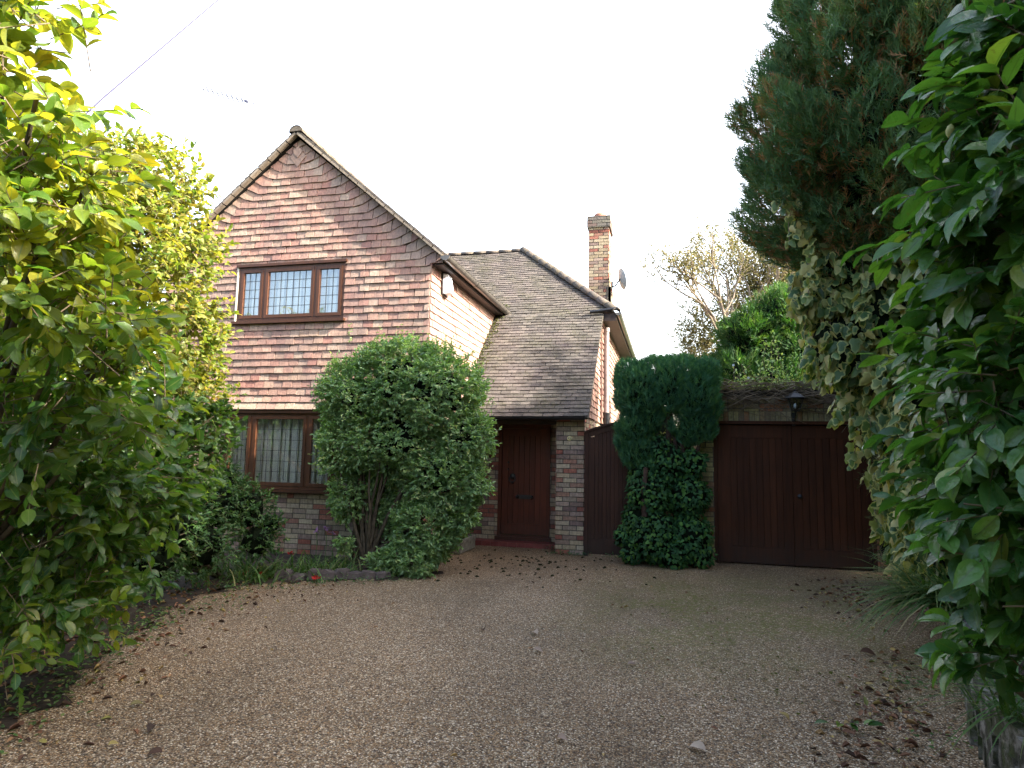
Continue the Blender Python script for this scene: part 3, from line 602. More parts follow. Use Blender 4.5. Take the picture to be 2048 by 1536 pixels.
b = MB(); stack(CXL-.035, CXR+.035, CY-.035, CY+.70, 6.88, 7.15); b.build('chimney_cap', [m_brickc, m_mortar], ch)
b = MB(); b.lathe([(.13, 7.13), (.135, 7.2), (.15, 7.25), (.14, 7.29), (.10, 7.32), (.0, 7.33)], ((CXL+CXR)/2, CY+.3, 0), n=18); b.build('chimney_pot', m_terra, ch)
b = MB(); b.tube([((CXL+CXR)/2+.02, CY+.3, 7.31), ((CXL+CXR)/2+.02, CY+.3, 7.56)], .012, 6, 0)
for z in (7.38, 7.42, 7.46, 7.50): b.lathe([(0, z), (.028, z+.006), (0, z+.012)], ((CXL+CXR)/2+.02, CY+.3, 0), n=10)
b.build('cowl_spindle', m_alu, ch)
# ---- garage
gar = empty('garage', (1.75, 10.3, 0), 'flat-roofed brick garage with wide dark brown double doors right of the house', 'garage')
GY = 10.3; GX0, GX1 = .65, 2.86
b = MB()
bricks(b, (0, GY, 0), (1,0,0), (0,-1,0), [rect(.42, GX0, 0, 2.28), rect(GX1, 3.6, 0, 2.28), rect(.42, 3.6, 2.28, 2.56)])
b.box((.42, GY+.002, 2.12), (3.6, GY+.1, 2.28), 1)
x = GX0
while x < GX1:      # soldier course over the doors
    b.box((x+.004, GY-.008, 2.135), (x+.071, GY+.01, 2.275), 0, rs.random()); x += .075
bricks(b, (.42, GY+4, 0), (0,-1,0), (-1,0,0), [rect(0, 4, 0, 2.56)]); b.box((.5, GY+.1, 2.30), (5, GY+5, 2.42), 1); b.box((3.5, GY+.1, 0), (3.6, GY+5, 2.5), 1)
gw = b.build('wall', [m_brickg, m_mortar], gar)
b = MB(); b.box((.38, GY-.07, 2.56), (3.7, GY+.12, 2.60)); b.box((.40, GY-.05, 2.50), (3.7, GY-.02, 2.56)); b.build('coping', m_soffit, gar)
b = MB(); b.box((GX0-.04, GY-.05, 2.085), (GX1+.1, GY+.06, 2.13)); b.box((GX0, GY+.0, 0), (GX0+.05, GY+.1, 2.084)); b.box((GX1-.05, GY+.0, 0), (GX1, GY+.1, 2.084)); b.build('door_frame', m_garage, gar)
for (a, c, kn) in ((GX0+.055, 1.765, 0), (1.772, GX1-.055, 1)):
    b = MB(); y = GY+.03; zt = 2.07; b.box((a, y+.012, .02), (c, y+.05, zt), 0, .2)
    sw = .13 if not kn else .12
    for bx in (((a, y-.012, .02), (a+sw+.06*(1-kn), y+.012, zt)), ((c-sw, y-.012, .02), (c, y+.012, zt)), ((a+sw+.06*(1-kn), y-.012, .02), (c-sw, y+.012, .26)), ((a+sw+.06*(1-kn), y-.012, zt-.19), (c-sw, y+.012, zt))): b.box(*bx, 0, rs.random())
    s0 = a+sw+.06*(1-kn); nb = 8; w = (c-sw-s0)/nb
    for i in range(nb): b.box((s0+i*w+.004, y-.002, .262), (s0+(i+1)*w-.004, y+.012, zt-.192), 0, rs.random())
    gd = b.build('door', m_garage, gar)
    if kn:
        b = MB(); b.lathe([(0, .05), (.022, .045), (.028, .03), (.012, .02), (.012, .0)], (a+.09, y-.012, 1.02), (0,-1,0), 14); b.lathe([(0, .004), (.035, .003), (.036, 0)], (a+.09, y-.012, 1.02), (0,-1,0), 14); b.build('door_handle', m_iron, gd)
b = MB(); b.box((GX0+.02, GY+.14, -.01), (GX1, GY+.16, 2.1)); b.build('interior', m_dark, gar)
# lanterns
def lantern(x, z, label):
    L = empty('wall_lantern', (x, GY-.1, z), label, 'lantern', 'lanterns above the garage doors'); y = GY-.19
    b = MB(); b.box((x-.022, GY-.03, z), (x+.022, GY-.008, z+.20)); b.tube([(x, GY-.02, z+.02), (x, GY-.06, z+.10), (x+.012, GY-.10, z+.17), (x, y, z+.2)], .011, 8); b.build('bracket', m_iron, L)
    b = MB(); z0, z1 = z+.22, z+.40
    b.lathe([(0, z0-.03), (.02, z0-.02), (.062, z0-.004), (.064, z0+.006)], (x, y, 0), n=6)
    for j in range(6):
        a = 2*math.pi*(j+.5)/6; b.beam((x+.062*math.cos(a), y+.062*math.sin(a), z0), (x+.122*math.cos(a), y+.122*math.sin(a), z1), .008, .008)
    b.lathe([(.13, z1-.006), (.165, z1), (.160, z1+.01), (.07, z1+.07), (.045, z1+.075), (.03, z1+.10), (.008, z1+.105), (.012, z1+.125), (0, z1+.135)], (x, y, 0), n=6); b.build('lamp_frame', m_iron, L)
    b = MB(); b.lathe([(.058, z0+.004), (.117, z1-.008)], (x, y, 0), n=6); b.build('lamp_glass', m_glass, L)
    b = MB(); b.lathe([(0, z0+.03), (.018, z0+.03), (.026, z0+.07), (.018, z0+.095), (0, z0+.105)], (x, y, 0), n=12); b.build('bulb', m_white, L)
lantern(1.80, 2.06, 'black coach lantern on a bracket over the middle of the garage doors')
lantern(2.56, 2.02, 'black coach lantern half hidden by trailing ivy at the right end of the garage')
# ---- side gate
gt = empty('garden_gate', (-.95, 10.32, 0), 'dark brown boarded gate with arched top beside the front door pier', 'gate')
def arch(x): return 2.13-.42*abs(x+.62)**1.6*.75
b = MB(); gx0, gx1 = -1.325, -.50; b.box((gx0, 10.27, 0), (gx0+.06, 10.36, arch(gx0)), 0, .3); b.box((gx1-.06, 10.27, 0), (gx1, 10.36, arch(gx1)), 0, .3); b.build('post', m_gate, gt)
b = MB(); n = 8; w = (gx1-gx0-.12-.2)/n
for i in range(n):
    xa = gx0+.158+i*w+.002; xb = xa+w-.004; b.add([(xa, 10.30, .26), (xb, 10.30, .26), (xb, 10.30, arch(xb)-.10), (xa, 10.30, arch(xa)-.10), (xa, 10.33, .26), (xb, 10.33, .26), (xb, 10.33, arch(xb)-.10), (xa, 10.33, arch(xa)-.10)], [(0,1,2,3),(1,5,6,2),(4,0,3,7),(7,6,5,4)], 0, rs.random())
b.box((gx0+.06, 10.285, .03), (gx1-.06, 10.325, .26), 0, .7); b.box((gx0+.06, 10.285, .262), (gx0+.158, 10.325, arch(gx0)-.09), 0, .5); b.box((gx1-.158, 10.285, .262), (gx1-.06, 10.325, arch(gx1)-.09), 0, .5)
for i in range(n):
    xa = gx0+.15+i*w; xb = xa+w+.01; b.box((xa, 10.331, .1), (xb, 10.34, min(arch(xa), arch(xb))-.04), 0, .1)
b.build('boards', m_gate, gt)
b = MB(); xs = np.linspace(gx0+.0, gx1, 12)
for i in range(11): b.beam((xs[i], 10.31, arch(xs[i])-.075), (xs[i+1]+.002, 10.31, arch(xs[i+1])-.075), .05, .09, r=.5)
for i in range(11): b.beam((xs[i]-.0, 10.31, arch(xs[i])-.015), (xs[i+1]+.002, 10.31, arch(xs[i+1])-.015), .11, .03, r=.9)
b.build('top_rail', m_gate, gt)
# back garden wall seen through the clipped conifer
b = MB(); bricks(b, (-.5, 10.36, 0), (1,0,0), (0,-1,0), [rect(0, .92, 0, 1.55)]); o = b.build('garden_wall', [m_brickg, m_mortar]); tag(o, 'low brick wall behind the ivy between gate and garage', 'wall')
# ---- fittings
al = empty('alarm_box', (-3.44, 9.32, 4.05), 'white wedge-shaped alarm box under the eaves of the sunlit gable flank', 'alarm box')
b = MB(); b.box((-3.445, 9.20, 4.02), (-3.425, 9.46, 4.36)); b.build('backplate', m_soffit, al)
b = MB(); A = [(-3.424, 9.21, 4.35), (-3.424, 9.45, 4.35), (-3.424, 9.42, 4.04), (-3.424, 9.24, 4.04)]; B = [(-3.36, 9.225, 4.34), (-3.36, 9.435, 4.34), (-3.30, 9.40, 4.05), (-3.30, 9.26, 4.05)]
b.add(A+B, [(4,5,6,7),(0,1,5,4),(1,2,6,5),(2,3,7,6),(3,0,4,7)]); b.build('cover', m_white, al)
ds = empty('satellite_dish', (-1.26, CY+.2, 5.5), 'grey satellite dish on an arm fixed to the chimney stack', 'satellite dish')
dc = np.array((-1.03, CY+.05, 5.64)); ax = nz((.86, .38, .22)); x = nz(np.cross(ax, (0,0,1))); y = np.cross(x, ax)
b = MB(); vs = []; F = []
for i in range(7):
    rr = i/6
    for j in range(28): a = 2*math.pi*j/28; vs.append(dc+x*.22*rr*math.cos(a)+y*.25*rr*math.sin(a)+ax*.05*(rr*rr-1))
F = [(i*28+j, i*28+(j+1) % 28, (i+1)*28+(j+1) % 28, (i+1)*28+j) for i in range(6) for j in range(28)]; b.add(vs, F, 0, .5, True); b.add([v-ax*.006 for v in vs], [f[::-1] for f in F], 0, .5, True); b.build('dish', m_dish, ds)
b = MB(); b.tube([(-1.28, CY+.2, 5.50), (-1.2, CY+.2, 5.52), dc-ax*.06], .016, 8); b.tube([(-1.285, CY+.2, 5.40), (-1.275, CY+.2, 5.62)], .02, 8); b.build('mount', m_iron, ds)
b = MB(); b.tube([dc-y*.24, dc-y*.20+ax*.30], .008, 6); b.tube([dc-y*.20+ax*.28, dc-y*.17+ax*.36], .02, 8); b.build('receiver_arm', m_dish, ds)
ae = empty('television_aerial', (-8.30, 11.6, 4.6), 'thin aluminium television aerial high above the left side of the gable', 'aerial')
p0 = at(507, 207, 11.6); p1 = at(406, 178, 11.6); d = nz(p1-p0); up = np.array((0, 0, 1.)); sidev = nz((.25, -1, 0))
b = MB(); b.tube([p0-d*.1, p1], .007, 6)
for k in range(9):
    q = p0+(p1-p0)*(.22+.78*k/8); b.tube([q-sidev*.09-up*.035, q+sidev*.09+up*.035], .012, 5)
for s_ in (1, -1): b.tube([p0, p0+up*.16*s_-d*.03-sidev*.05*s_], .006, 5); b.tube([p0+up*.08*s_-sidev*.15, p0+up*.08*s_+sidev*.15], .006, 5)
b.obox(p0+(p1-p0)*.14, (d, sidev, up), (.05, .02, .025)); b.build('boom', m_alu, ae)
b = MB(); b.tube([(p0[0]-.04, p0[1], p0[2]-.05), (p0[0]-.04, p0[1]+.1, 6.0)], .007, 6); b.build('mast', m_white, ae)
pa = at(205, 197, 6.0); pb = at(436, 0, 9.0); d = pb-pa
b = MB(); b.tube([pa-d*.8-np.array((0,0,.25)), pa-d*.3-np.array((0,0,.06)), pa, pa+d*.5, pb, pb+d*.6], .009, 6); o = b.build('overhead_wire', m_wire); tag(o, 'thin pale overhead wire crossing the sky at upper left', 'wire')
pl = empty('number_plaque', (-1.572, 10.286, 1.83), 'small oval cream plaque with the house number on the brick pier', 'house number')
b = MB(); b.lathe([(0, .012), (.034, .011), (.038, .006), (.038, 0)], (-1.572, 10.292, 1.832), (0,-1,0), 24); b.build('plaque', m_brass, pl)
cu = bpy.data.curves.new('number', 'FONT'); cu.body = '43'; cu.size = .048; cu.extrude = .001; cu.align_x = 'CENTER'; cu.align_y = 'CENTER'
tmp_ = bpy.data.objects.new('tmp', cu); col.objects.link(tmp_); bpy.context.view_layer.update()
nm_ = bpy.data.meshes.new_from_object(tmp_); bpy.data.objects.remove(tmp_); nm_.materials.clear(); nm_.materials.append(m_iron)
co_ = bpy.data.objects.new('number', nm_); col.objects.link(co_); co_.parent = pl; co_.rotation_euler = (R(90), 0, 0); co_.location = (0, -.0085, .002)
# ------------------------------------------------------------------ vegetation
UP = np.array((0, 0, 1.))
def B(*lst):
    """blobs from (x, y, Y, r[, squash]) where x, y is the direction from the camera"""
    return np.array([list(at(x, y, Y))+[r, r*(q[0] if q else 1), r*(q[1] if len(q) > 1 else 1)] for (x, y, Y, r, *q) in lst])
def W_(*lst): return np.array([list(q) for q in lst], float)      # (cx,cy,cz,rx,ry,rz)
def shell(n, bl, rng, rmin=.75, lump=.12, inside=.8, top=None):
    w = (bl[:, 3]*bl[:, 5])**1.0; w = w/w.sum(); P = np.zeros((0, 3)); N = np.zeros((0, 3))
    ph = rng.uniform(0, 6, (6,)); 
    for _ in range(12):
        if len(P) >= n: break
        k = rng.choice(len(bl), n, p=w); d = nz(rng.normal(0, 1, (n, 3))); r = rng.uniform(rmin**2, 1, n)**.5
        p = bl[k, :3]+d*bl[k, 3:]*(r*(1+lump*(np.sin(d[:, 0]*7+ph[0]+k)+np.sin(d[:, 1]*8+ph[1]+k*2)+np.sin(d[:, 2]*7+ph[2]+k*3))/1.5))[:, None]
        q = (p[:, None, :]-bl[None, :, :3])/bl[None, :, 3:]; m = np.sqrt((q**2).sum(2)); m[np.arange(n), k] = 9
        ok = (m.min(1) > inside) & (p[:, 2] > .03)
        P = np.concatenate([P, p[ok]]); N = np.concatenate([N, nz(d/bl[k, 3:])[ok]])
    return P[:n], N[:n]
def sticks(name, A, Bp, r0, r1, mat, parent, rnd=None):
    A = np.asarray(A, float); Bp = np.asarray(Bp, float); n = len(A); d = nz(Bp-A); ref = np.where(np.abs(d[:, 2:3]) < .9, UP, np.array((1., 0, 0)))
    x = nz(np.cross(d, ref)); y = np.cross(d, x); vs = []
    for Q, r in ((A, r0), (Bp, r1)):
        for j in range(3): a = 2*math.pi*j/3; vs.append(Q+(x*math.cos(a)+y*math.sin(a))*r)
    V = np.stack(vs, 1).reshape(-1, 3); f = [(0,1,4,3),(1,2,5,4),(2,0,3,5)]; fl = np.array(f).ravel()
    F = (fl[None]+(np.arange(n)*6)[:, None]).ravel()
    return np_mesh(name, V, F, np.full(n*3, 4), mat, parent, np.repeat(np.random.default_rng(2).random(n), 3))
def shoots(P, N, rng, K, tl, ll, droop=.25, up=.25, outw=.7, fan=.9, bias=None, jit=.45):
    n = len(P); D = nz(N*outw+UP*up+rng.normal(0, jit, (n, 3))+(0 if bias is None else np.array(bias))); L = rng.uniform(tl*.6, tl*1.3, n)
    A = P-D*L[:, None]*.6; E_ = A+D*L[:, None]-UP*(L*.08)[:, None]
    t = np.linspace(.25, 1, K)[None, :]+rng.uniform(-.04, .04, (n, K)); base = A[:, None]+(E_-A)[:, None]*t[..., None]
    x = nz(np.cross(D, nz(rng.normal(0, 1, (n, 3))))); y = np.cross(D, x); ph = (np.arange(K)*2.4)[None]+rng.uniform(0, 6, (n, 1))+rng.uniform(-.4, .4, (n, K))
    rad = np.cos(ph)[..., None]*x[:, None]+np.sin(ph)[..., None]*y[:, None]
    rad[..., 2] *= .55
    f = fan*(1.1-.6*t)[..., None]
    LD = nz(D[:, None]*(.45+.5*t[..., None])+rad*f-UP*droop+rng.normal(0, .13, (n, K, 3)))
    LN = nz(UP[None, None]*.8+N[:, None]*.8+D[:, None]*.2+rng.normal(0, .42, (n, K, 3)))
    tone = np.clip(np.repeat(rng.random((n, 1)), K, 1)*.45+rng.random((n, K))*.6-.02, 0, 1)
    LL = ll*rng.uniform(.65, 1.15, (n, K))
    return A, E_, base.reshape(-1, 3), LD.reshape(-1, 3), LN.reshape(-1, 3), tone.ravel(), LL.ravel()
def limbs(name, base, tgts, mat, parent, rng, r0=.04, r1=.008, mid=.35, wob=.12, n=7):
    b = MB(); base = np.array(base, float)
    for tg in tgts:
        tg = np.array(tg, float); off = rng.normal(0, wob, 3)*[1, 1, .4]; st = base+np.append(rng.normal(0, r0*1.2, 2), 0)
        m = st+(tg-st)*mid+off+UP*np.linalg.norm(tg-st)*.10; ts = np.linspace(0, 1, n); pts = [(1-t)**2*st+2*t*(1-t)*m+t*t*tg+rng.normal(0, wob*.10, 3)*(0 < t < 1) for t in ts]
        b.tube(pts, [r0+(r1-r0)*t**.8 for t in ts], 6, 0, rng.random(), False)
    return b.build(name, mat, parent)
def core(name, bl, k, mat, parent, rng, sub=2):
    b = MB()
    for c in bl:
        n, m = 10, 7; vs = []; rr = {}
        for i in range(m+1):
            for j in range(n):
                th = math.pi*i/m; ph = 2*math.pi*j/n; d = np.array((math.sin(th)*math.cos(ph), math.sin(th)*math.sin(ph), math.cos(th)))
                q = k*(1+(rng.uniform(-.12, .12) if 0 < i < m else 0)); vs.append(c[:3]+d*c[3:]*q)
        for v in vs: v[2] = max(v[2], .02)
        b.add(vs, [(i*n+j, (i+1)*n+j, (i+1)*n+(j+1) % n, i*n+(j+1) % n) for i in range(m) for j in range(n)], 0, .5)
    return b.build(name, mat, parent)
m_core = plain('dark_shade_core', (.006,.010,.005), .95, .05, var=.5, sc=12, bump=1)  # near-black solid fill: the shade inside the foliage is put into its colour
def bush(name, label, cat, base, bl, seed, nsh, K, tl, ll, wr, mat, tmpl, limb_mat=m_bark, r0=.03, nl=14, rmin=.6, inside=.8, twig=.0022, droop=.25, up=.25, outw=.7, bias=None, group=None, jit=.45, corek=None, lump=.12, tone=None, limbsto=None, partname='foliage'):
    rng = np.random.default_rng(seed); o = empty(name, base, label, cat, group)
    P, N = shell(nsh, bl, rng, rmin, lump, inside)
    A, E_, Q, D, Nn, tn, LL = shoots(P, N, rng, K, tl, ll, droop, up, outw, bias=bias, jit=jit)
    if tone is not None: tn = np.clip(tone(Q, tn, rng), 0, 1)
    scatter(partname, tmpl, Q, D, Nn, LL, LL*wr, mat, o, tn, True, rng=rng)
    if twig: sticks('twigs', A, E_, twig, twig*.5, m_twig, o)
    if nl:
        idx = rng.choice(len(P), nl); tg = [P[i]-N[i]*.08 for i in idx]; limbs('branches', base, tg, limb_mat, o, rng, r0)
    if corek: core('shade_core', bl, corek, m_core, o, rng)
    return o
# ---- near left camellia
TB, TS, TI = T_big(), T_small(), T_ivy()
bl = B((0,80,1.75,.30),(30,10,1.85,.22),(70,290,1.85,.28),(20,480,1.9,.36),(120,420,2.0,.28),(160,600,2.1,.32),(60,800,2.3,.40),(190,770,2.5,.34),(250,640,2.6,.26),(-60,300,2.2,.5),(-80,700,2.6,.6),
       (60,1000,2.9,.42),(190,960,3.2,.40),(20,1160,3.0,.34),(130,1180,3.2,.28),(220,1110,3.5,.3),(-100,1000,3.3,.6),(300,820,3.2,.28),(300,960,3.6,.30),(250,1040,3.6,.30),(150,880,3.0,.35),(200,330,2.1,.12))
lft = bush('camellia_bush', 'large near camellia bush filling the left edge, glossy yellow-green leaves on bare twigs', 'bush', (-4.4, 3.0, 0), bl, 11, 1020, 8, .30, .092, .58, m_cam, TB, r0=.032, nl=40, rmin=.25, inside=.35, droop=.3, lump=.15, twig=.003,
     tone=lambda Q, t, r: t*.62+.28*np.clip((Q[:, 2]-1.5)/.8, 0, 1))  # sunlight painted into the tone: leaves turn yellower with height
# low sprays over the gravel
bl = B((30,1250,2.75,.16),(120,1240,3.1,.18),(200,1220,3.5,.2),(60,1210,3.0,.25),(150,1150,3.6,.25),(20,1330,2.6,.08),(240,1190,3.9,.15))
rng = np.random.default_rng(12); P, N = shell(75, bl, rng, .2, .1, .2); A, E_, Q, D, Nn, tn, LL = shoots(P, N, rng, 8, .35, .085, .25, .05, .8)
scatter('low_sprays', TB, Q, D, Nn, LL, LL*.56, m_cam, lft, tn*.85, rng=rng); sticks('low_twigs', A, E_, .0028, .0015, m_twig, lft)
# ---- second, sunlit bush
bl = B((240,340,4.6,.38),(330,370,4.9,.42),(230,480,4.5,.6),(375,470,5.1,.33),(330,580,5.0,.5),(375,680,5.2,.38),(300,780,4.8,.5),(400,790,5.3,.33),(150,440,4.9,.8),(380,900,5.2,.36),(340,960,5.0,.36),(250,900,4.7,.4),(410,850,5.3,.3),(100,700,5.2,.9),(-50,600,5.2,1.0),(300,900,4.9,.4))
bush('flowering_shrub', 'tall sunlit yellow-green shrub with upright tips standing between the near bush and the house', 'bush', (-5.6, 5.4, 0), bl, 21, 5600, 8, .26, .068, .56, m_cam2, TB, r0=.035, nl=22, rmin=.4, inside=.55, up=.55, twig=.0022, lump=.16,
     tone=lambda Q, t, r: np.where(Q[:, 2] < 2.0, t*.45+.08, .35+t*.65))  # painted shade: low leaves get a darker tone, upper ones a sunlit yellow
# ---- dark shrubs under the window
bl = B((430,1010,6.6,.42),(495,1020,7.0,.36),(400,1090,6.2,.4),(515,1080,7.0,.30),(330,1050,5.8,.5),(455,965,7.0,.28),(300,1120,5.5,.35),(540,1050,7.3,.2),(250,1000,5.6,.6),(150,1050,5.2,.7),(60,1100,4.8,.6),(-60,1000,5,.9),(-120,800,5.5,1.2))
bush('rhododendron_shrub', 'low dark green small-leaved shrub under the ground floor window', 'bush', (-5.3, 6.9, 0), bl, 31, 5000, 9, .16, .052, .46, m_dkshrub, TS, r0=.02, nl=14, rmin=.5, inside=.7, corek=.58, twig=.0015)
# ---- central clipped evergreen
bl = B((720,800,8.1,.57),(800,765,8.1,.62),(875,785,8.1,.60),(930,875,8.1,.37),(695,890,8.0,.40),(800,870,8.2,.66),(885,945,8.1,.50),(925,965,8.1,.34),(705,980,8.1,.30),(700,1010,8.15,.24),(770,935,8.3,.32),(770,1010,8.35,.28),(800,1060,8.3,.25),(690,1090,8.0,.10),(850,1050,8.0,.40),(868,1075,8.0,.30),(905,1020,8.1,.32),(810,1110,7.9,.24),(835,1125,7.75,.20),(760,1125,7.7,.14),(900,1010,8.1,.28))
cs = bush('evergreen_shrub', 'big rounded silvery-green evergreen shrub in front of the gable, partly hiding the lower window', 'bush', (-4.0, 8.2, 0), bl, 41, 8600, 9, .16, .056, .48, m_shrub, TS, r0=.034, nl=16, rmin=.76, inside=.78, up=.35, lump=.09, twig=.0014)
rng = np.random.default_rng(42); k = bl[:10].copy(); k[:, 3:] *= .78; core('shade_core', k[[0,1,2,3,5,6]], .68, m_core, cs, rng)
b = MB()
for (x0, y0, x1, z1, r) in ((-4.22,8.35,-4.45,1.5,.045),(-4.10,8.30,-4.0,1.7,.04),(-3.92,8.3,-3.6,1.5,.035),(-3.75,8.35,-3.1,1.3,.03),(-4.30,8.3,-4.2,1.9,.03),(-4.0,8.1,-4.25,1.2,.018)):
    b = MB(); b.tube([(x0, y0, 0), (x0+(x1-x0)*.2+.03, y0, z1*.35), (x0+(x1-x0)*.6-.02, y0-.03, z1*.7), (x1, y0, z1)], [r, r*.85, r*.7, r*.4], 7, 0, rng.random()); b.build('stem', m_bark, cs)

P, N = shell(260, B((720,800,8.1,.60),(800,765,8.1,.66),(875,785,8.1,.64),(930,875,8.1,.40),(885,945,8.1,.54),(700,900,8.1,.44)), rng, .97, .05, .95)
A, E_, Q, D, Nn, tn, LL = shoots(P+N*.05, N, rng, 7, .22, .05, .1, .5, .8, jit=.6); scatter('stray_shoots', TS, Q, D, Nn, LL, LL*.45, m_shrub, cs, np.clip(tn+.2, 0, 1), rng=rng); sticks('shoot_twigs', A, E_, .0018, .001, m_twig, cs)['kind'] = 'stuff'
# whippy shoots above the dome
P = np.array([at(x, y, 8.1) for x, y in ((700,650),(760,655),(845,665),(690,720),(905,690),(960,720),(650,745),(985,800),(800,650))]); Pb = P-np.array((0,0,.3))+rng.normal(0, .03, (9, 3))
for k_ in range(9): sticks('shoot', Pb[k_:k_+1], P[k_:k_+1], .003, .0015, m_twig, cs)
t = np.linspace(.1, 1, 9); Q = (Pb[:, None]+(P-Pb)[:, None]*t[None, :, None]).reshape(-1, 3); D = rng.normal(0, 1, (81, 3)); D[:, 2] = abs(D[:, 2])*.5; scatter('top_leaves', TS, Q, D, D*0+UP+rng.normal(0, .3, (81, 3)), .05, .024, m_shrub, cs, rng.random(81))
# ---- conifers
TF = T_frond(7); TF5 = T_frond(5, .7)
def fronds(name, P, N, rng, L, mat, parent, up=.55, out=.7, jit=.3, tone=None, tmpl=TF, wr=.75):
    n = len(P); D = nz(N*out+UP*up+rng.normal(0, jit, (n, 3))); Nn = nz(np.cross(D, rng.normal(0, 1, (n, 3)))); LL = L*rng.uniform(.6, 1.25, n)
    if tone is None: tone = rng.random(n)
    return scatter(name, tmpl, P-D*LL[:, None]*.55, D, Nn, LL, LL*wr, mat, parent, tone, False, rng=rng)
def conifer(name, label, base, ell, seed, nplume, nf, pr, fl, mat, group=None, trunk_r=.12, cat='tree', up=.6, corek=.8, rnd_dead=.1):
    rng = np.random.default_rng(seed); o = empty(name, base, label, cat, group)
    C, N = shell(nplume, ell, rng, .84, .05, .8); N2 = nz(N*[1, 1, .35]+UP*.55); k = np.repeat(np.arange(len(C)), nf)
    d = nz(rng.normal(0, 1, (len(k), 3))); d = np.where((np.sum(d*N[k], 1) < -.1)[:, None], -d, d)
    sz = pr*rng.uniform(.75, 1.3, len(C)); ax = N2[k]; al = np.sum(d*ax, 1, keepdims=True); perp = d-ax*al
    P = C[k]+(perp*sz[k][:, None]+ax*al*(sz[k]*2.3)[:, None])*(rng.uniform(.6, 1, len(k))**.5)[:, None]
    tone = np.clip(rng.random(len(C))[k]*.5+rng.random(len(k))*.45, 0, .9); dead = rng.random(len(k)) < rnd_dead*(1.2-np.clip(al[:, 0], 0, 1)); tone[dead] = rng.uniform(.9, 1, dead.sum())
    ok = P[:, 2] > .1
    fronds('foliage', P[ok], nz(d*.7+ax*.5)[ok], rng, fl, mat, o, up=up, tone=tone[ok])
    core('shade_core', ell, corek, m_core, o, rng)
    b = MB(); zt = ell[:, 2].max(); bx, by = base[0], base[1]; cx, cy = ell[:, 0].mean(), ell[:, 1].mean()
    b.tube([(bx, by, -.1), (bx+.05, by, 1.2), ((bx+cx)/2, (by+cy)/2, zt*.5), (cx, cy, zt)], [trunk_r*1.3, trunk_r, trunk_r*.8, trunk_r*.3], 10, 0, .5); b.build('trunk', m_barkr, o)
    return o
conifer('conifer_tree', 'huge dark overhanging conifer at upper right with brownish inner sprays, ivy hanging from it', (3.1, 6.6, 0),
        W_((2.05,6.35,4.45,1.12,1.1,1.15),(2.45,6.3,5.6,1.12,1.1,1.3),(3.3,6.2,4.8,1.5,1.4,1.9)), 51, 430, 280, .22, .14, m_con, up=.45, rnd_dead=.26, corek=.72)
conifer('conifer_tree', 'dark conifer behind the ivy bank at the right of the garage', (4.6, 9.6, 0), W_((4.6,9.6,3.9,1.7,2.0,3.1)), 52, 80, 80, .3, .3, m_con)
for i, (x, y, z, h, lab) in enumerate(((4.4, 3.0, 3.5, 3.6, 'dark boundary conifer beyond the right edge, nearest the ivy bank'), (4.5, .8, 3.4, 3.5, 'dark boundary conifer beyond the right edge, level with the near camellia'), (4.4, -2.2, 3.3, 3.3, 'dark boundary conifer behind the right shoulder of the viewer'), (4.4, 5.0, 3.4, 3.7, 'dark boundary conifer hidden behind the big overhanging one'), (4.6, 7.9, 3.3, 3.5, 'dark boundary conifer behind the ivy, before the farthest one'))):
    conifer('conifer_tree', lab, (x, y, 0), W_((x, y, z, 1.5, 2.0, h), (x, y+1.1, z, 1.2, 1.0, h*.95)), 60+i, 90, 50, .4, .35, m_con, group='conifers beyond the right edge')
# clipped conifer beside the gate
o = empty('clipped_conifer', (.1, 9.9, 0), 'square-clipped feathery conifer on bare twisted stems between gate and garage', 'conifer'); rng = np.random.default_rng(71)
bl = np.concatenate([B((1285,782,9.9,.42,1,1.15),(1340,772,9.9,.44,1,1.0),(1388,785,9.9,.39,1,1.15),(1268,855,9.9,.29),(1275,905,9.9,.27),(1300,930,9.9,.2),(1400,840,9.9,.24),(1380,862,9.9,.22),(1290,840,10,.26),(1355,850,9.9,.16),(1265,760,9.9,.30),(1405,758,9.9,.27),(1310,755,9.9,.33),(1365,752,9.9,.33),(1340,740,9.9,.24),(1340,800,9.95,.20),(1300,830,9.9,.22),(1385,825,9.9,.25),(1256,742,9.9,.20),(1414,742,9.9,.20),(1252,800,9.9,.2),(1418,815,9.9,.2),(1250,880,9.9,.17),(1310,742,9.9,.24),(1370,742,9.9,.24),(1415,860,9.9,.15)), np.zeros((0, 6))])
P, N = shell(11500, bl, rng, .80, .02, .82); fronds('foliage', P, N, rng, .13, m_clip, o, up=.75, out=.55, tmpl=TF, jit=.35)
k = bl.copy()[[0, 1, 2, 3, 4, 6, 7, 8, 10, 11]]; core('shade_core', k, .72, m_core, o, rng)
b = MB()
for pts in ([(.25,9.95,0),(.22,9.95,.7),(.30,9.9,1.3),(.42,9.9,1.75),(.38,9.9,2.3)],[(.15,10,0),(.05,10,.9),(.10,9.95,1.6),(.02,9.95,2.2),(-.05,9.9,2.6)],[(.1,10,0),(-.25,10,1.0),(-.33,9.95,1.5),(-.30,9.9,2.2)],[(.2,10,1.3),(.18,9.9,1.9),(.26,9.9,2.4)],[(.0,10,1.5),(-.02,9.9,2.1),(.06,9.9,2.5)],[(-.36,9.62,.7),(-.37,9.62,1.1),(-.34,9.66,1.4)]):
    b = MB(); b.tube(pts, [.045, .04, .032, .028, .02][:len(pts)], 7, 0, rng.random()); b.build('stem', m_barkr, o)
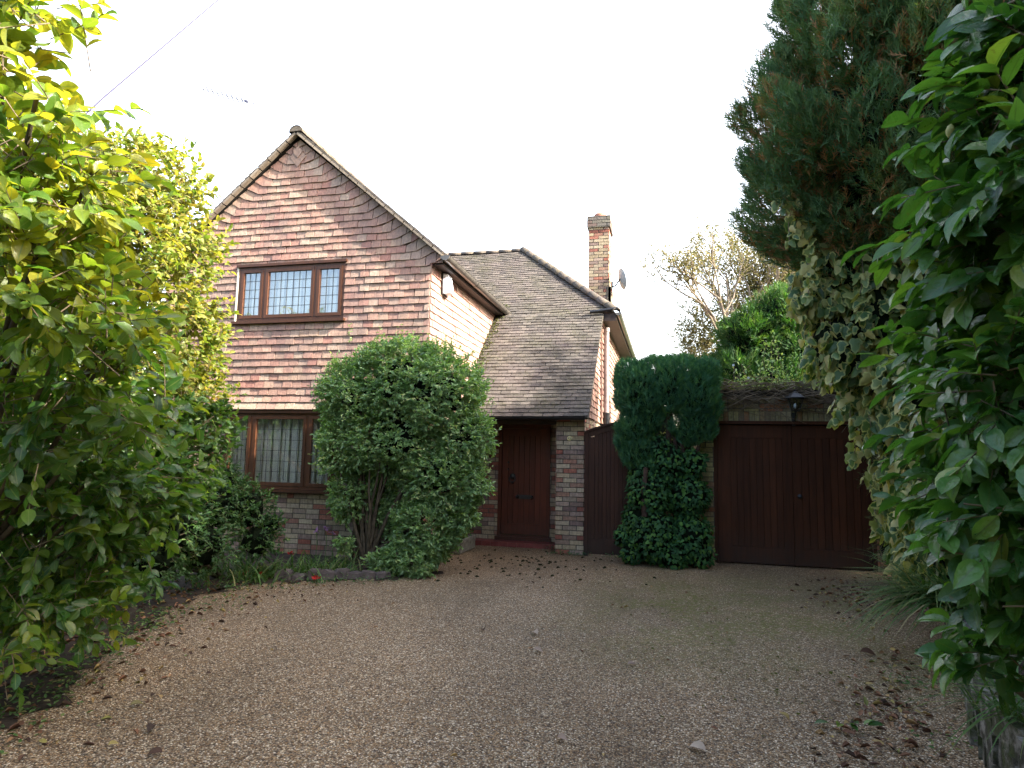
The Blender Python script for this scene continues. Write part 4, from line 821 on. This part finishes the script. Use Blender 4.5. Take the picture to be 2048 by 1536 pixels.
# ivy at its foot
o = empty('ivy_clump', (.1, 9.75, 0), 'dark green ivy mound smothering the foot of the clipped conifer', 'ivy'); rng = np.random.default_rng(72)
bl = B((1335,925,9.9,.27),(1300,985,9.85,.34),(1378,990,9.9,.30),(1310,1070,9.75,.38),(1378,1075,9.8,.34),(1275,1035,9.8,.22),(1405,1110,9.7,.16),(1265,1105,9.7,.16),(1345,1110,9.6,.2),(1290,945,9.9,.24),(1385,925,9.9,.2),(1320,895,9.95,.18),(1250,1070,9.8,.15))
P, N = shell(5200, bl, rng, .8, .06, .82); D = nz(N*.35-UP*.7+rng.normal(0, .45, P.shape)); scatter('foliage', TI, P+N*.02, D, nz(N+UP*.5+rng.normal(0, .3, P.shape)), rng.uniform(.035, .075, len(P)), rng.uniform(.035, .07, len(P)), m_ivyd, o, rng.random(len(P)), rng=rng)
core('shade_core', bl, .85, m_core, o, rng)
# ---- variegated ivy bank on the right
o = empty('variegated_ivy', (2.8, 7.0, .3), 'cascade of cream-edged variegated ivy hanging from the conifer and covering the right bank', 'ivy'); rng = np.random.default_rng(81)
bl = B((1680,560,6.4,.34),(1640,600,6.4,.30),(1690,690,6.4,.40),(1760,640,6.4,.50),(1730,780,6.7,.30),(1800,740,6.5,.45),(1800,850,6.9,.36),(1830,950,7.2,.42),(1835,1040,7.2,.40),(1850,1110,6.9,.33),(1870,1040,6.6,.4),(1890,1150,6.4,.25),(1860,930,6.7,.45),(1900,780,6.0,.5),(1860,700,6.2,.5),(1900,850,6.2,.55),(1920,1000,6.0,.5),(1900,1130,6.3,.35),(1640,450,6.2,.16),(1620,380,6.1,.10),(1660,500,6.3,.2),(1600,560,6.3,.14),(1605,600,6.3,.14),(1790,550,6.3,.4))
P, N = shell(5600, bl, rng, .6, .15, .7); n = len(P); D = nz(-UP*1.0+N*.25+rng.normal(0, .42, (n, 3))); L = rng.uniform(.06, .15, n)
scatter('foliage', TI, P, D, nz(N*.8+np.array((-.3,-.4,.35))+rng.normal(0, .75, (n, 3))), L, L*.8, m_ivyv, o, np.clip(rng.random(n), 0, 1), rng=rng)
k = bl[[0,2,3,5,6,7,8,9,10,11,12,13,19]].copy(); core('shade_core', k, .72, m_core, o, rng)
# hanging strands
SA, SB, LP, LD_ = [], [], [], []; SN = []
for (x, y, Y, ln) in ((1575,300,5.9,.9),(1590,330,6,.7),(1565,350,5.9,.3),(1610,420,6,.8),(1640,380,6.1,1.0),(1600,560,6.2,.35),(1680,700,6.3,.7),(1735,770,6.4,.6),(1700,820,6.5,.5),(1660,640,6.2,.5),(1720,400,6.1,1.1),(1760,420,6.1,1.1),(1620,600,6.2,.4),(1750,1000,7,.3)):
    p = at(x, y, Y); q = p.copy(); SN.append(int(ln/.07))
    for s_ in range(int(ln/.07)):
        q2 = q+np.array((rng.normal(0, .012), rng.normal(0, .012), -.07)); SA.append(q); SB.append(q2)
        for _ in range(3): LP.append(q2+rng.normal(0, .02, 3)); LD_.append(nz(np.array((rng.normal(0, .5), rng.normal(0, .5), -1.0))))
        q = q2
k0 = 0
for m_ in SN: sticks('strand', SA[k0:k0+m_], SB[k0:k0+m_], .004, .004, m_twig, o); k0 += m_
LP = np.array(LP); LD_ = np.array(LD_); n = len(LP); L = rng.uniform(.06, .13, n)
scatter('strand_leaves', TI, LP, LD_, nz(np.array((-.3,-1,.2))+rng.normal(0, .5, (n, 3))), L, L*.8, m_ivyv, o, rng.uniform(.2, 1, n), rng=rng)
b = MB()
for (x, y, x2, y2, Y) in ((1700,480,1745,760,6.3),(1690,300,1700,560,6.2),(1750,520,1840,820,6.4),(1640,620,1660,740,6.3)):
    p, q = at(x, y, Y), at(x2, y2, Y); m = (p+q)/2+rng.normal(0, .05, 3); b = MB(); b.tube([p, m, q], [.018, .016, .012], 6, 0, rng.random()); b.build('old_stem', m_barkr, o)
# ---- small-leaved creeper right of the garage doors
o = empty('wall_creeper', (2.9, 9.9, 0), 'fine small-leaved brownish creeper hanging over the right side of the garage doors', 'creeper'); rng = np.random.default_rng(82)
bl = B((1745,850,9.95,.22),(1745,900,9.9,.2),(1765,960,9.8,.26),(1780,860,9.7,.34),(1800,930,9.5,.36),(1800,1010,9.3,.36),(1775,1040,9.4,.22),(1745,810,9.9,.25),(1760,785,9.9,.25),(1800,1100,8.8,.3))
P, N = shell(2600, bl, rng, .4, .15, .5); n = len(P); A, E_, Q, D, Nn, tn, LL = shoots(P[:1500], N[:1500], rng, 7, .16, .026, .3, -.2)
scatter('foliage', TS, Q, D, Nn, LL, LL*.6, m_creep, o, tn*.9, rng=rng); sticks('twigs', A, E_, .002, .001, m_twig, o); core('shade_core', bl[[3,4,5,9]], .7, m_core, o, rng)
# ---- twiggy climber along the garage roof edge
o = empty('garage_climber', (1.9, 10.2, 2.4), 'tangle of bare brown climber stems draped over the garage roof edge', 'climber'); rng = np.random.default_rng(83)
b = MB()
for i in range(330):
    x = rng.uniform(.5, 3.3); z = rng.uniform(2.44, 2.72); y = 10.22-rng.uniform(-.1, .16); L = rng.uniform(.25, .8); d = np.array((rng.choice((-1, 1))*1.0, rng.normal(0, .12), rng.normal(-.05, .22))); pts = []; q = np.array((x, y, z))
    for s_ in range(6): pts.append(q.copy()); d = d+np.array((0, 0, rng.normal(-.06, .16))); q = q+nz(d)*L/5
    pts = [(p[0], min(p[1], 10.27) if p[2] < 2.62 else p[1], p[2]) for p in pts]
    b.tube(pts, [r_*rng.uniform(.6, 1.3) for r_ in (.0065, .006, .005, .004, .003, .002)], 4, 0, rng.random(), False)
for (x0, z0, x1, z1) in ((.7,2.55,1.7,2.22),(1.0,2.5,2.2,2.27),(1.75,2.3,2.6,2.30),(2.0,2.55,1.1,2.33),(.65,2.35,1.5,2.24),(2.7,2.6,2.0,2.35),(1.3,2.6,1.05,2.3)):
    pts = [(x0+(x1-x0)*t_, 10.27, z0+(z1-z0)*t_+.05*math.sin(t_*5+x0)) for t_ in np.linspace(0, 1, 8)]; b.tube(pts, [.007-.004*t_ for t_ in np.linspace(0, 1, 8)], 4, 0, .4, False)
b.build('stems', m_twig, o)
n = 3000; P = np.stack([rng.uniform(.5, 3.4, n), rng.uniform(10.1, 10.7, n), 2.58+np.abs(rng.normal(0, .09, n))], 1); D = rng.normal(0, 1, (n, 3)); D[:, 2] = np.abs(D[:, 2])*.6
scatter('foliage', TS, P, D, UP+rng.normal(0, .4, (n, 3)), rng.uniform(.02, .045, n), .018, m_creep, o, rng.random(n)**.8)
# plants rising behind the garage roof
o = empty('garden_shrub', (1.8, 11.2, 2.42), 'loose pale green leggy shrub rising above the garage roof', 'shrub'); rng = np.random.default_rng(84)
SA, SB = [], []; LP = []
for i in range(60):
    x = rng.uniform(.7, 2.9); y = rng.uniform(10.6, 11.6); h = rng.uniform(.25, .95)*(1.15 if 1.2 < x < 2.6 else .5); lean = rng.normal(0, .18, 2); q = np.array((x, y, 2.45))
    for s_ in range(8):
        q2 = q+np.array((lean[0]*h/8+rng.normal(0, .01), lean[1]*h/8, h/8)); SA.append(q); SB.append(q2); q = q2
        for _ in range(4): LP.append(q+rng.normal(0, .045, 3))
for k_ in range(60): sticks('stem', SA[k_*8:k_*8+8], SB[k_*8:k_*8+8], .004, .003, m_twig, o)
LP = np.array(LP); n = len(LP); D = rng.normal(0, 1, (n, 3)); scatter('foliage', TS, LP, D, UP+rng.normal(0, .5, (n, 3)), rng.uniform(.04, .08, n), .028, m_shrub, o, rng.uniform(.3, 1, n))
b = MB()
for (x, z) in ((.98, 3.02), (1.2, 2.82)):
    b.tube([(x, 10.5, 2.55), (x+.01, 10.5, z)], .003, 4, 1)
    for a in range(7): an = a*.9; b.obox((x+.011*math.cos(an), 10.5, z+.011*math.sin(an)), ((1,0,0), (0,1,0), (0,0,1)), (.006, .006, .006))
b.build('white_blossom', [m_white, m_twig], o)
# feathery green conifer and bare tree beyond
bl = B((1440,760,13,.55),(1500,680,13,.62),(1560,640,13.2,.62),(1600,720,13,.7),(1480,760,12.6,.5),(1560,780,12.6,.6),(1640,660,13.4,.55),(1580,600,13.5,.35),(1680,740,13,.6))
o = empty('feathery_conifer', (1.9, 13, 2.0), 'bright green feathery conifer rising behind the garage roof', 'conifer'); rng = np.random.default_rng(85); P, N = shell(6500, bl, rng, .75, .10, .8)
fronds('foliage', P, N, rng, .34, m_gtop, o, up=.25, out=.8, jit=.28, wr=.6); core('shade_core', bl, .78, m_core, o, rng)
b = MB(); b.tube([(1.9, 13.1, 0), (1.9, 13.1, 3.5)], [.12, .07], 8); b.build('trunk', m_barkr, o)
def twigtree(name, label, base, seed, h, spread, mat, lmat, nleaf, r0=.09, ll=.09, lean=0, n0=7, fork=.35):
    rng = np.random.default_rng(seed); o = empty(name, base, label, 'tree'); b = MB(); tips = []
    def grow(p, d, L, r, dep):
        pts = [p]; q = p; dd = d
        for s_ in range(4): dd = nz(dd+rng.normal(0, .14, 3)+UP*.04); q = q+dd*L/4; pts.append(q)
        b.tube(pts, [r*(1-.12*i) for i in range(5)], 5 if dep > 1 else 7, 0, rng.random(), False)
        if dep >= 4: tips.append(pts); return
        if dep >= 2: tips.append(pts)
        for k in range(3 if dep < 3 else 2): nd = nz(dd+rng.normal(0, .42, 3)*[spread, spread, .7]+UP*.1); grow(q if k else pts[3], nd, L*rng.uniform(.55, .8), r*.55, dep+1)
    b0 = np.array(base, float); top = b0+UP*h*fork; b.tube([b0, b0+UP*h*fork*.5+[.03, 0, 0], top], [r0*1.3, r0*1.1, r0], 8, 0, .5, False)
    for k in range(n0): a = 2*math.pi*k/n0; grow(top-UP*.1, nz(np.array((math.cos(a)*.7*spread+lean, math.sin(a)*.5*spread, 1.0))+rng.normal(0, .1, 3)), h*.30, r0*.55, 1)
    b.build('branches', mat, o); T_ = np.array([p for t_ in tips for p in t_]); k = rng.choice(len(T_), nleaf); P = T_[k]+rng.normal(0, .09, (nleaf, 3)); D = rng.normal(0, 1, (nleaf, 3))
    scatter('foliage', TS, P, D, UP+rng.normal(0, .6, (nleaf, 3)), rng.uniform(.5, 1.1, nleaf)*ll, ll*.45, lmat, o, rng.random(nleaf)); return o
twigtree('bare_tree', 'pale-stemmed half-bare tree with fan of thin branches against the white sky', (1.65, 17, 1.2), 86, 5.0, 1.1, m_pale, m_yel, 6000, .10, .085, n0=9, fork=.62)
twigtree('yellow_tree', 'tree with thin yellowing leaves behind the feathery conifer, against the dark conifer', (3.3, 18.5, 1.0), 87, 6.2, .9, m_pale, m_yel, 10000, .10, .10, n0=9, fork=.5)
bl = B((1400,650,18.6,.75),(1385,700,18.4,.55),(1420,720,18.4,.8),(1560,600,19,.9),(1600,560,19,.8),(1530,560,19,.6),(1480,620,19,.8),(1620,640,19,.8)); 
bush('background_bush', 'dull yellow-green leafy tree low behind the bare tree', 'tree', (1.2, 18.6, 0), bl, 88, 2200, 8, .4, .085, .5, m_yel, TS, r0=.06, nl=10, rmin=.3, inside=.4)
bush('garden_hedge', 'sunlit hedge seen through the gap in the clipped conifer', 'hedge', (.1, 13.6, 0), W_((-.3,13.6,1.5,.8,.6,1.5),(.6,13.6,1.6,.8,.6,1.5)), 89, 500, 8, .3, .07, .5, m_cam2, TS, r0=.03, nl=6, rmin=.6, inside=.7, corek=.7)
# outbuilding behind
sh = empty('outbuilding', (4.2, 15.2, 0), 'brick outbuilding gable with pale bargeboard behind the garage, partly under ivy', 'outbuilding'); b = MB()
bricks(b, (2.95, 15.1, 0), (1,0,0), (0,-1,0), [[(0, 1.0), (3.2, 1.0), (3.2, 4.3), (1.6, 4.42), (0, 3.42)]]); b.box((2.96, 15.11, 0), (6.1, 15.2, 3.4), 1); b.build('wall', [m_brick, m_mortar], sh)
b = MB(); b.beam((2.70, 15.03, 3.30), (4.75, 15.03, 4.55), .05, .14); b.build('bargeboard', m_cream, sh)
b = MB(); b.beam((2.66, 15.2, 3.39), (4.75, 15.2, 4.66), .42, .07); b.beam((4.75, 15.2, 4.66), (6.5, 15.2, 3.5), .42, .07); b.build('roof', m_soffit, sh)
# ---- near right camellia
bl = B((2010,60,1.6,.11),(1975,150,1.65,.09),(1985,250,1.6,.11),(2040,330,1.5,.16),(1960,370,1.7,.10),(2030,480,1.6,.15),(1990,580,1.8,.13),(1935,670,2.0,.13),(1960,780,1.95,.14),(2040,800,1.6,.18),(1950,890,2.1,.11),(2010,960,1.9,.15),(2060,1050,1.7,.18),(1985,1060,2.1,.10),(2050,1170,1.9,.12),(1990,1270,2.1,.11),(2050,1310,1.9,.12),(1945,1290,2.2,.06),(2120,400,1.7,.30),(2140,850,1.9,.36),(2100,1150,1.95,.2),(1880,655,1.9,.06),(1870,930,2.1,.05))
rc = bush('camellia_bush', 'near camellia bush at the right edge with big glossy dark green leaves', 'bush', (2.1, 2.4, 0), bl, 91, 640, 8, .18, .078, .52, m_camR, TB, r0=.022, nl=16, rmin=.3, inside=.35, droop=.42, up=.05, bias=(-.35,-.15,0), twig=.0026, lump=.1)
rng = np.random.default_rng(92)
for x, y, Y in ((1870,720,1.9),(1960,700,1.8),(1945,930,1.8),(1990,1010,1.7),(1930,1075,1.9),(2010,330,1.5),(1900,260,1.6)):
    p = at(x, y, Y); b = MB(); b.lathe([(0, -.014), (.007, -.008), (.009, 0), (.007, .010), (0, .018)], p, nz(rng.normal(0, 1, 3)), 10); b.build('bud', m_bulb, rc)
# ---- trees that close the garden on the left and behind the viewer
def bigtree(label, x, y, h, r, seed, group):
    bl = W_((x, y, h*.62, r, r, h*.36), (x+r*.5, y-r*.3, h*.5, r*.7, r*.7, h*.25), (x-r*.5, y+r*.4, h*.55, r*.7, r*.7, h*.3), (x, y, h*.25, r*.8, r*.8, h*.25))
    return bush('leafy_tree', label, 'tree', (x, y, 0), bl, seed, 1100, 8, .5, .13, .5, m_cam2, TS, r0=.10, nl=10, rmin=.6, inside=.7, corek=.7, twig=0, group=group)
bigtree('yellow-green tree closing the garden beyond the left bush', -9.0, 4.2, 5.0, 1.9, 101, 'garden boundary trees')
bigtree('yellow-green tree beyond the left bush, nearer the viewer', -9.5, .5, 6.2, 2.2, 102, 'garden boundary trees')
bigtree('tree left of and behind the viewer', -8.5, -4.0, 6.8, 2.4, 103, 'garden boundary trees')
bigtree('tree straight behind the viewer', -2.5, -7.5, 6.8, 2.6, 104, 'garden boundary trees')
bigtree('tree behind the viewer on the right', 3.0, -7.0, 6.5, 2.4, 105, 'garden boundary trees')
# ---- right bank and low wall
WL = [(3.06,9.7),(2.80,8.0),(2.50,7.0),(2.20,5.9),(1.80,4.8),(1.62,4.2),(1.46,3.5),(1.36,2.7),(1.4,1.8),(1.6,.8)]
ww = empty('boundary_wall', (2.2, 5.9, 0), 'low rough stone retaining wall along the right of the drive, whitewashed and crumbling near the front', 'wall'); b = MB(); rng = np.random.default_rng(111)
for i in range(len(WL)-1):
    a, c = np.array(WL[i]), np.array(WL[i+1]); L = np.linalg.norm(c-a); d = (c-a)/L; nrm = np.array((d[1], -d[0])); nrm = nrm if nrm[0] > 0 else -nrm
    for row in range(3):
        s_ = -.05*rng.random()
        while s_ < L:
            w = rng.uniform(.14, .30); hgt = .135; cx = a+d*(s_+w/2)+nrm*(.10+rng.uniform(-.015, .02)); 
            q = [(cx[0]+d[0]*i_*w*.48+nrm[0]*j_*.11+rng.normal(0, .008), cx[1]+d[1]*i_*w*.48+nrm[1]*j_*.11+rng.normal(0, .008)) for i_, j_ in ((-1,-1),(1,-1),(1,1),(-1,1))]
            z0 = row*hgt-.01; z1 = z0+hgt-.006+rng.uniform(-.008, .01); vs = [(x, y, z0) for x, y in q]+[(x+rng.normal(0, .006), y+rng.normal(0, .006), z1) for x, y in q]
            b.add(vs, [(4,5,6,7),(0,1,5,4),(1,2,6,5),(2,3,7,6),(3,0,4,7),(0,3,2,1),(1,0,4,5),(2,1,5,6),(3,2,6,7),(0,3,7,4)][:6], 0, rng.random()); s_ += w
b.build('stones', m_rust, ww)
pts = [(x+.16, y) for x, y in WL]+[(8, .5), (8, 10)]; b = MB(); b.add([(x, y, .37) for x, y in pts], [tuple(range(len(pts)))]); tag(b.build('bank', m_soil), kind='structure')
def clump(name, label, cat, base, n, L, w, mat, seed, dirb=(0,0,0), spread=.7, rad=.12, group=None, up=1.1):
    rng = np.random.default_rng(seed); P = np.array(base)+np.stack([rng.normal(0, rad, n), rng.normal(0, rad, n), np.zeros(n)], 1); d = nz(np.stack([rng.normal(0, spread, n), rng.normal(0, spread, n), np.full(n, up)], 1)+np.array(dirb)); N = nz(UP-d*d[:, 2:3]+rng.normal(0, .05, (n, 3)))
    o = scatter(name, T_blade(), P, d, N, rng.uniform(.6, 1.15, n)*L, w, mat, None, rng.random(n), True, base, rng=rng); return tag(o, label, cat, group)
gg = 'arching grass tufts along the right wall'
clump('grass_tuft', 'arching grass tuft spilling over the low wall beside the leaf litter', 'grass', (2.12,5.9,.42), 330, .75, .020, m_grass, 121, (-.9,-.3,0), .5, .12)
clump('grass_tuft', 'broad-bladed grass tuft at the foot of the near camellia in the bottom right corner', 'grass', (1.55,3.5,.40), 80, .6, .012, m_grass, 122, (-.5,-.2,0), .6, .08)
# ---- flower border by the house
clump('strap_leaved_plant', 'arching strap-leaved clump with red flowers at the left end of the border', 'plant', (-4.95,7.05,.0), 300, .46, .020, m_grass, 131, (.1,-.35,0), .6, .22)
clump('strap_leaved_plant', 'grassy clump in the border behind the edging stones', 'plant', (-4.35,7.6,.0), 260, .40, .018, m_grass, 132, (.1,-.2,0), .6, .26)
def flower(x, y, h, mat, lab, grp, r=.035, seed=0, n=8):
    rng = np.random.default_rng(seed); o = empty('flower', (x, y, 0), lab, 'flower', grp); b = MB(); b.tube([(x, y, 0), (x+.02, y, h*.6), (x+.01, y-.02, h)], .004, 5); b.build('stem', m_grass, o)
    c = np.array((x+.01, y-.02, h)); P = np.repeat(c[None], n, 0)+rng.normal(0, r*.35, (n, 3)); D = nz(rng.normal(0, 1, (n, 3))+UP*.3); scatter('petals', TS, P, D, UP+rng.normal(0, .5, (n, 3)), r*1.4, r*.9, mat, o)
for i, (px, py, Y, lab) in enumerate(((583,1107,7.6,'red flower highest in the border under the brick wall'),(490,1145,6.9,'red flower at the far left of the strap leaves'),(520,1150,6.95,'red flower low in the strap leaves above the gravel'),(632,1163,6.95,'small dark red flower in front of the edging stones'))):
    p = at(px, py, Y); flower(p[0], p[1], max(.06, p[2]), m_red, lab, 'red border flowers', .034, i)
for i, (px, py, Y, lab) in enumerate(((633,1060,8.1,'pink flower head, left of the three against the brick'),(652,1057,8.1,'pink flower head, tallest of the three against the brick'),(665,1064,8.1,'pink flower head, right of the three near the shrub stems'))):
    p = at(px, py, Y); flower(p[0], p[1], p[2], m_pink, lab, 'pink border flowers', .036, 10+i, 9)
ez = [(-4.50,7.03),(-4.34,7.10),(-4.18,7.17),(-4.04,7.24),(-3.90,7.30),(-3.76,7.37),(-3.62,7.44),(-3.48,7.52)]; rng = np.random.default_rng(141)
words = ['leftmost, half under the strap leaves', 'second from the left', 'third from the left, lying aslant', 'fourth from the left, lichen pale', 'fifth from the left, blocky', 'fourth from the right end, broad', 'third from the right end, low', 'rightmost, against the shrub foliage']
for i, (x, y) in enumerate(ez):
    b = MB(); h = rng.uniform(.07, .14); w = rng.uniform(.055, .08); x += rng.normal(0, .012); y += rng.normal(0, .02); q = [(x+a_*w+rng.normal(0, .016), y+b_*.045+a_*.03+rng.normal(0, .014)) for a_, b_ in ((-1,-1),(0,-1.2),(1,-1),(1,1),(0,1.1),(-1,1))]
    vs = [(a_, b_, -.01) for a_, b_ in q]+[(x+(a_-x)*.96, y+(b_-y)*.9, h*.75+rng.normal(0, .008)) for a_, b_ in q]+[(x+(a_-x)*.7, y+(b_-y)*.6, h+rng.normal(0, .01)) for a_, b_ in q]
    b.add(vs, [tuple(range(12, 18))]+[(k*6+j, k*6+(j+1) % 6, (k+1)*6+(j+1) % 6, (k+1)*6+j) for k in range(2) for j in range(6)], 0, rng.random())
    o = b.build('edging_stone', m_stone, None, (x, y, 0)); tag(o, 'rough grey edging stone of the border, '+words[i], 'stone', 'edging stones of the flower border')
# stone trough
tr = empty('stone_trough', (-3.28, 10.0, 0), 'weathered grey rectangular trough planter beside the red doorstep', 'planter'); b = MB(); x0, x1, y0, y1, h = -3.42, -3.14, 9.62, 10.38, .22
for (bx) in (((x0, y0, .02), (x1, y0+.04, h)), ((x0, y1-.04, .02), (x1, y1, h)), ((x0, y0+.04, .02), (x0+.04, y1-.04, h)), ((x1-.04, y0+.04, .02), (x1, y1-.04, h)), ((x0+.04, y0+.04, .02), (x1-.04, y1-.04, .08))): b.box(*bx, 0, .5)
for (bx) in (((x0-.012, y0-.012, h-.05), (x1+.012, y0-.0015, h+.003)), ((x1+.0015, y0-.0015, h-.05), (x1+.012, y1+.012, h+.003)), ((x0+.03, y0+.02, -.0), (x1-.03, y0+.1, .019)), ((x0+.03, y1-.1, -.0), (x1-.03, y1-.02, .019))): b.box(*bx, 0, .5)
b.build('trough', m_trough, tr); b = MB(); b.box((x0+.041, y0+.041, .081), (x1-.041, y1-.041, h-.03)); b.build('compost', m_soil, tr)
rng = np.random.default_rng(151); n = 90; o = empty('potted_plant', (-3.28, 10, .19), 'straggly green plant with a dead orange spike growing in the trough', 'plant')
P = np.stack([rng.uniform(-3.4, -3.17, n), rng.uniform(9.7, 10.3, n), rng.uniform(.2, .36, n)], 1); D = rng.normal(0, 1, (n, 3)); scatter('foliage', TS, P, D, UP+rng.normal(0, .4, (n, 3)), .06, .03, m_dkshrub, o, rng.random(n))
P = np.stack([rng.normal(-3.22, .012, 14), rng.normal(9.95, .02, 14), rng.uniform(.2, .45, 14)], 1); scatter('dead_spike', TS, P, np.tile(UP, (14, 1))+rng.normal(0, .15, (14, 3)), rng.normal(0, 1, (14, 3)), .13, .02, m_litter, o, rng.uniform(.6, .9, 14))
# weeds
def weeds(label, pts, seed, nper=26, ll=.035, mat=m_dkshrub, r=.10, h=.05):
    rng = np.random.default_rng(seed); P = []; 
    for (x, y) in pts: P.append(np.stack([rng.normal(x, r, nper), rng.normal(y, r*.8, nper), np.abs(rng.normal(0, h, nper))+.01], 1))
    P = np.concatenate(P); n = len(P); D = rng.normal(0, 1, (n, 3)); D[:, 2] = np.abs(D[:, 2])*.4; o = scatter('weeds', TS, P, D, UP+rng.normal(0, .3, (n, 3)), rng.uniform(.6, 1.3, n)*ll, ll*.5, mat, None, rng.random(n)); return tag(o, label, 'weeds', None, 'stuff')
weeds('low green weeds at the foot of the brick pier', [(-1.9,10.68),(-1.75,10.22),(-1.6,10.2),(-1.45,10.2),(-1.3,10.2),(-.9,10.2),(-.7,10.2)], 161, 40, .03, m_clip, .07, .03)
weeds('small weeds along the border edge and gravel margin', [(-4.9,6.4),(-4.6,6.3),(-4.3,6.5),(-4.2,6.9),(-4.0,6.95),(-3.7,7.1),(-3.5,7.2),(-3.3,7.4),(-3.9,7.0),(-4.45,5.9),(-4.3,5.5),(-5.0,6.1),(-3.6,7.6),(-3.3,7.8),(-3.2,8.0)], 162, 34, .035, m_dkshrub, .13, .03)
weeds('creeping green weeds under the left bush', [(-3.45+.0*i-.2*k, 2.5+.42*k+.12*i) for k in range(7) for i in range(3)], 163, 40, .035, m_grass, .16, .012)
weeds('low weeds along the foot of the ivy and garage', [(2.9,9.9),(2.85,9.4),(2.6,8.6),(1.6,5.2),(1.45,4.2)], 164, 30, .035, m_grass, .10, .04)
# leaf litter, moss
def litter(label, cx, cy, sx, sy, n, seed, mat=m_litter, name='leaf_litter', ll=.06, kind='stuff', z=.012, rot=0):
    rng = np.random.default_rng(seed); u, v = rng.normal(0, sx, n), rng.normal(0, sy, n); x = cx+u*math.cos(rot)-v*math.sin(rot); y = cy+u*math.sin(rot)+v*math.cos(rot); P = np.stack([x, y, rng.uniform(.004, z+.012, n)], 1)
    D = rng.normal(0, 1, (n, 3)); D[:, 2] *= .18; o = scatter(name, TS, P, D, UP+rng.normal(0, .28, (n, 3)), rng.uniform(.5, 1.2, n)*ll, ll*.42, mat, None, rng.random(n), rng=rng, zs=1.6); return tag(o, label, 'leaf litter', None, kind)
litter('drift of brown fallen leaves near the garage and ivy bank', 2.15, 8.3, .30, .75, 330, 171, rot=-.25)
litter('brown fallen leaves along the low right wall', 1.30, 4.6, .16, .9, 260, 172, rot=-.35)
litter('fallen leaves scattered over the gravel', -.8, 5.2, 2.0, 2.2, 90, 173, ll=.045)
litter('brown leaf litter on the soil under the left bush', -4.4, 3.9, .50, 1.6, 1000, 174, rot=.35, ll=.06)
litter('leaf litter on the soil in front of the house border', -4.7, 6.4, .7, .35, 260, 175, ll=.04)
rng = np.random.default_rng(181); b = MB()
for i in range(150):
    x, y = rng.normal(-2.1, .8), 9.2+rng.normal(0, .7)
    if y > 10.5 or x > 1 : continue
    s_ = rng.uniform(.008, .026); b.lathe([(s_*1.2, .0), (s_, s_*.5), (s_*.5, s_*.8), (0, s_*.9)], (x, y, .0), (rng.normal(0, .2), rng.normal(0, .2), 1), 7, 0, rng.random())
tag(b.build('moss_clumps', m_moss), 'dark crumbs of roof moss scattered on the gravel before the door', 'moss', None, 'stuff')
tag(scatter('moss_cushions', TS, *(lambda r_: (np.stack([np.concatenate([r_.normal(1.0, .45, 110), r_.normal(.2, .25, 50)]), np.concatenate([r_.normal(4.9, .5, 110), r_.normal(7.4, .8, 50)]), np.full(160, .008)], 1), np.concatenate([r_.normal(0, 1, (160, 2)), np.full((160, 1), .15)], 1), UP+r_.normal(0, .2, (160, 3)), r_.uniform(.012, .035, 160), r_.uniform(.012, .03, 160)))(np.random.default_rng(182)), m_mossg), 'thin green moss cushions on the gravel in front of the garage', 'moss', None, 'stuff')
fl = [(1075,1272,.10,m_palelf,'pale curled fallen leaf standing on the gravel left of centre',.6),(1067,1303,.08,m_palelf,'broad tan fallen leaf just below the pale curled one',.2),(968,1265,.07,m_litter,'purplish-brown fallen leaf left of the pale curled leaf',.05),(1578,1444,.06,m_litter,'yellow-brown fallen leaf beside the green sprig',.9),(1412,1508,.10,m_palelf,'large pale leaf at the bottom of the gravel right of centre',.9),
      (260,1416,.07,m_yel,'bright yellow-green fallen leaf on the lower left gravel',.6),(295,1470,.08,m_litter,'dark brown fallen leaf at lower left',.0),(215,1496,.05,m_litter,'orange fallen leaf near the bottom left corner',.93),(325,1510,.07,m_litter,'grey-brown leaf near the bottom left below the dark one',.1),(1255,1333,.07,m_palelf,'pinkish tan leaf on the mossy gravel right of centre',.1),(1115,1480,.07,m_palelf,'small pinkish leaf near the bottom centre',.0),(1720,1308,.12,m_litter,'curled dark brown leaf near the arching grass',.2)]
for i, (x, y, L, mt, lab, tn) in enumerate(fl):
    d = ray(x, y); t_ = -CAM_H/d.z; p = (d.x*t_, d.y*t_, .012); rng = np.random.default_rng(190+i); D = np.array([(rng.normal(), rng.normal()*.5, .12)])
    tag(scatter('fallen_leaf', TB, np.array([p]), D, np.array([(rng.normal(0, .3), -.35, 1.0)]), L, L*.55, mt, None, np.array([tn]), True, p, zs=2.2), lab, 'fallen leaf', 'single fallen leaves on the gravel')
rng = np.random.default_rng(210); p = np.array((.99, 4.21, .03)); o = empty('leafy_sprig', p, 'broken green camellia sprig lying on the gravel at lower right', 'sprig'); A = np.array([p-[.1,-.05,.01]]); E_ = np.array([p+[.10,.03,.01]]); sticks('twig', A, E_, .004, .003, m_twig, o)
D = np.array([(-1,-.3,.1),(-.4,-1,.25),(.3,-1,.1),(1,.2,.15),(.9,.5,.3),(.1,-.9,.5)]); P = np.array([A[0]+(E_[0]-A[0])*f_ for f_ in (0,.3,.5,1,.9,.6)]); scatter('foliage', TB, P, D, UP+rng.normal(0, .25, (6, 3)), .09, .045, m_camR, o, rng.random(6))
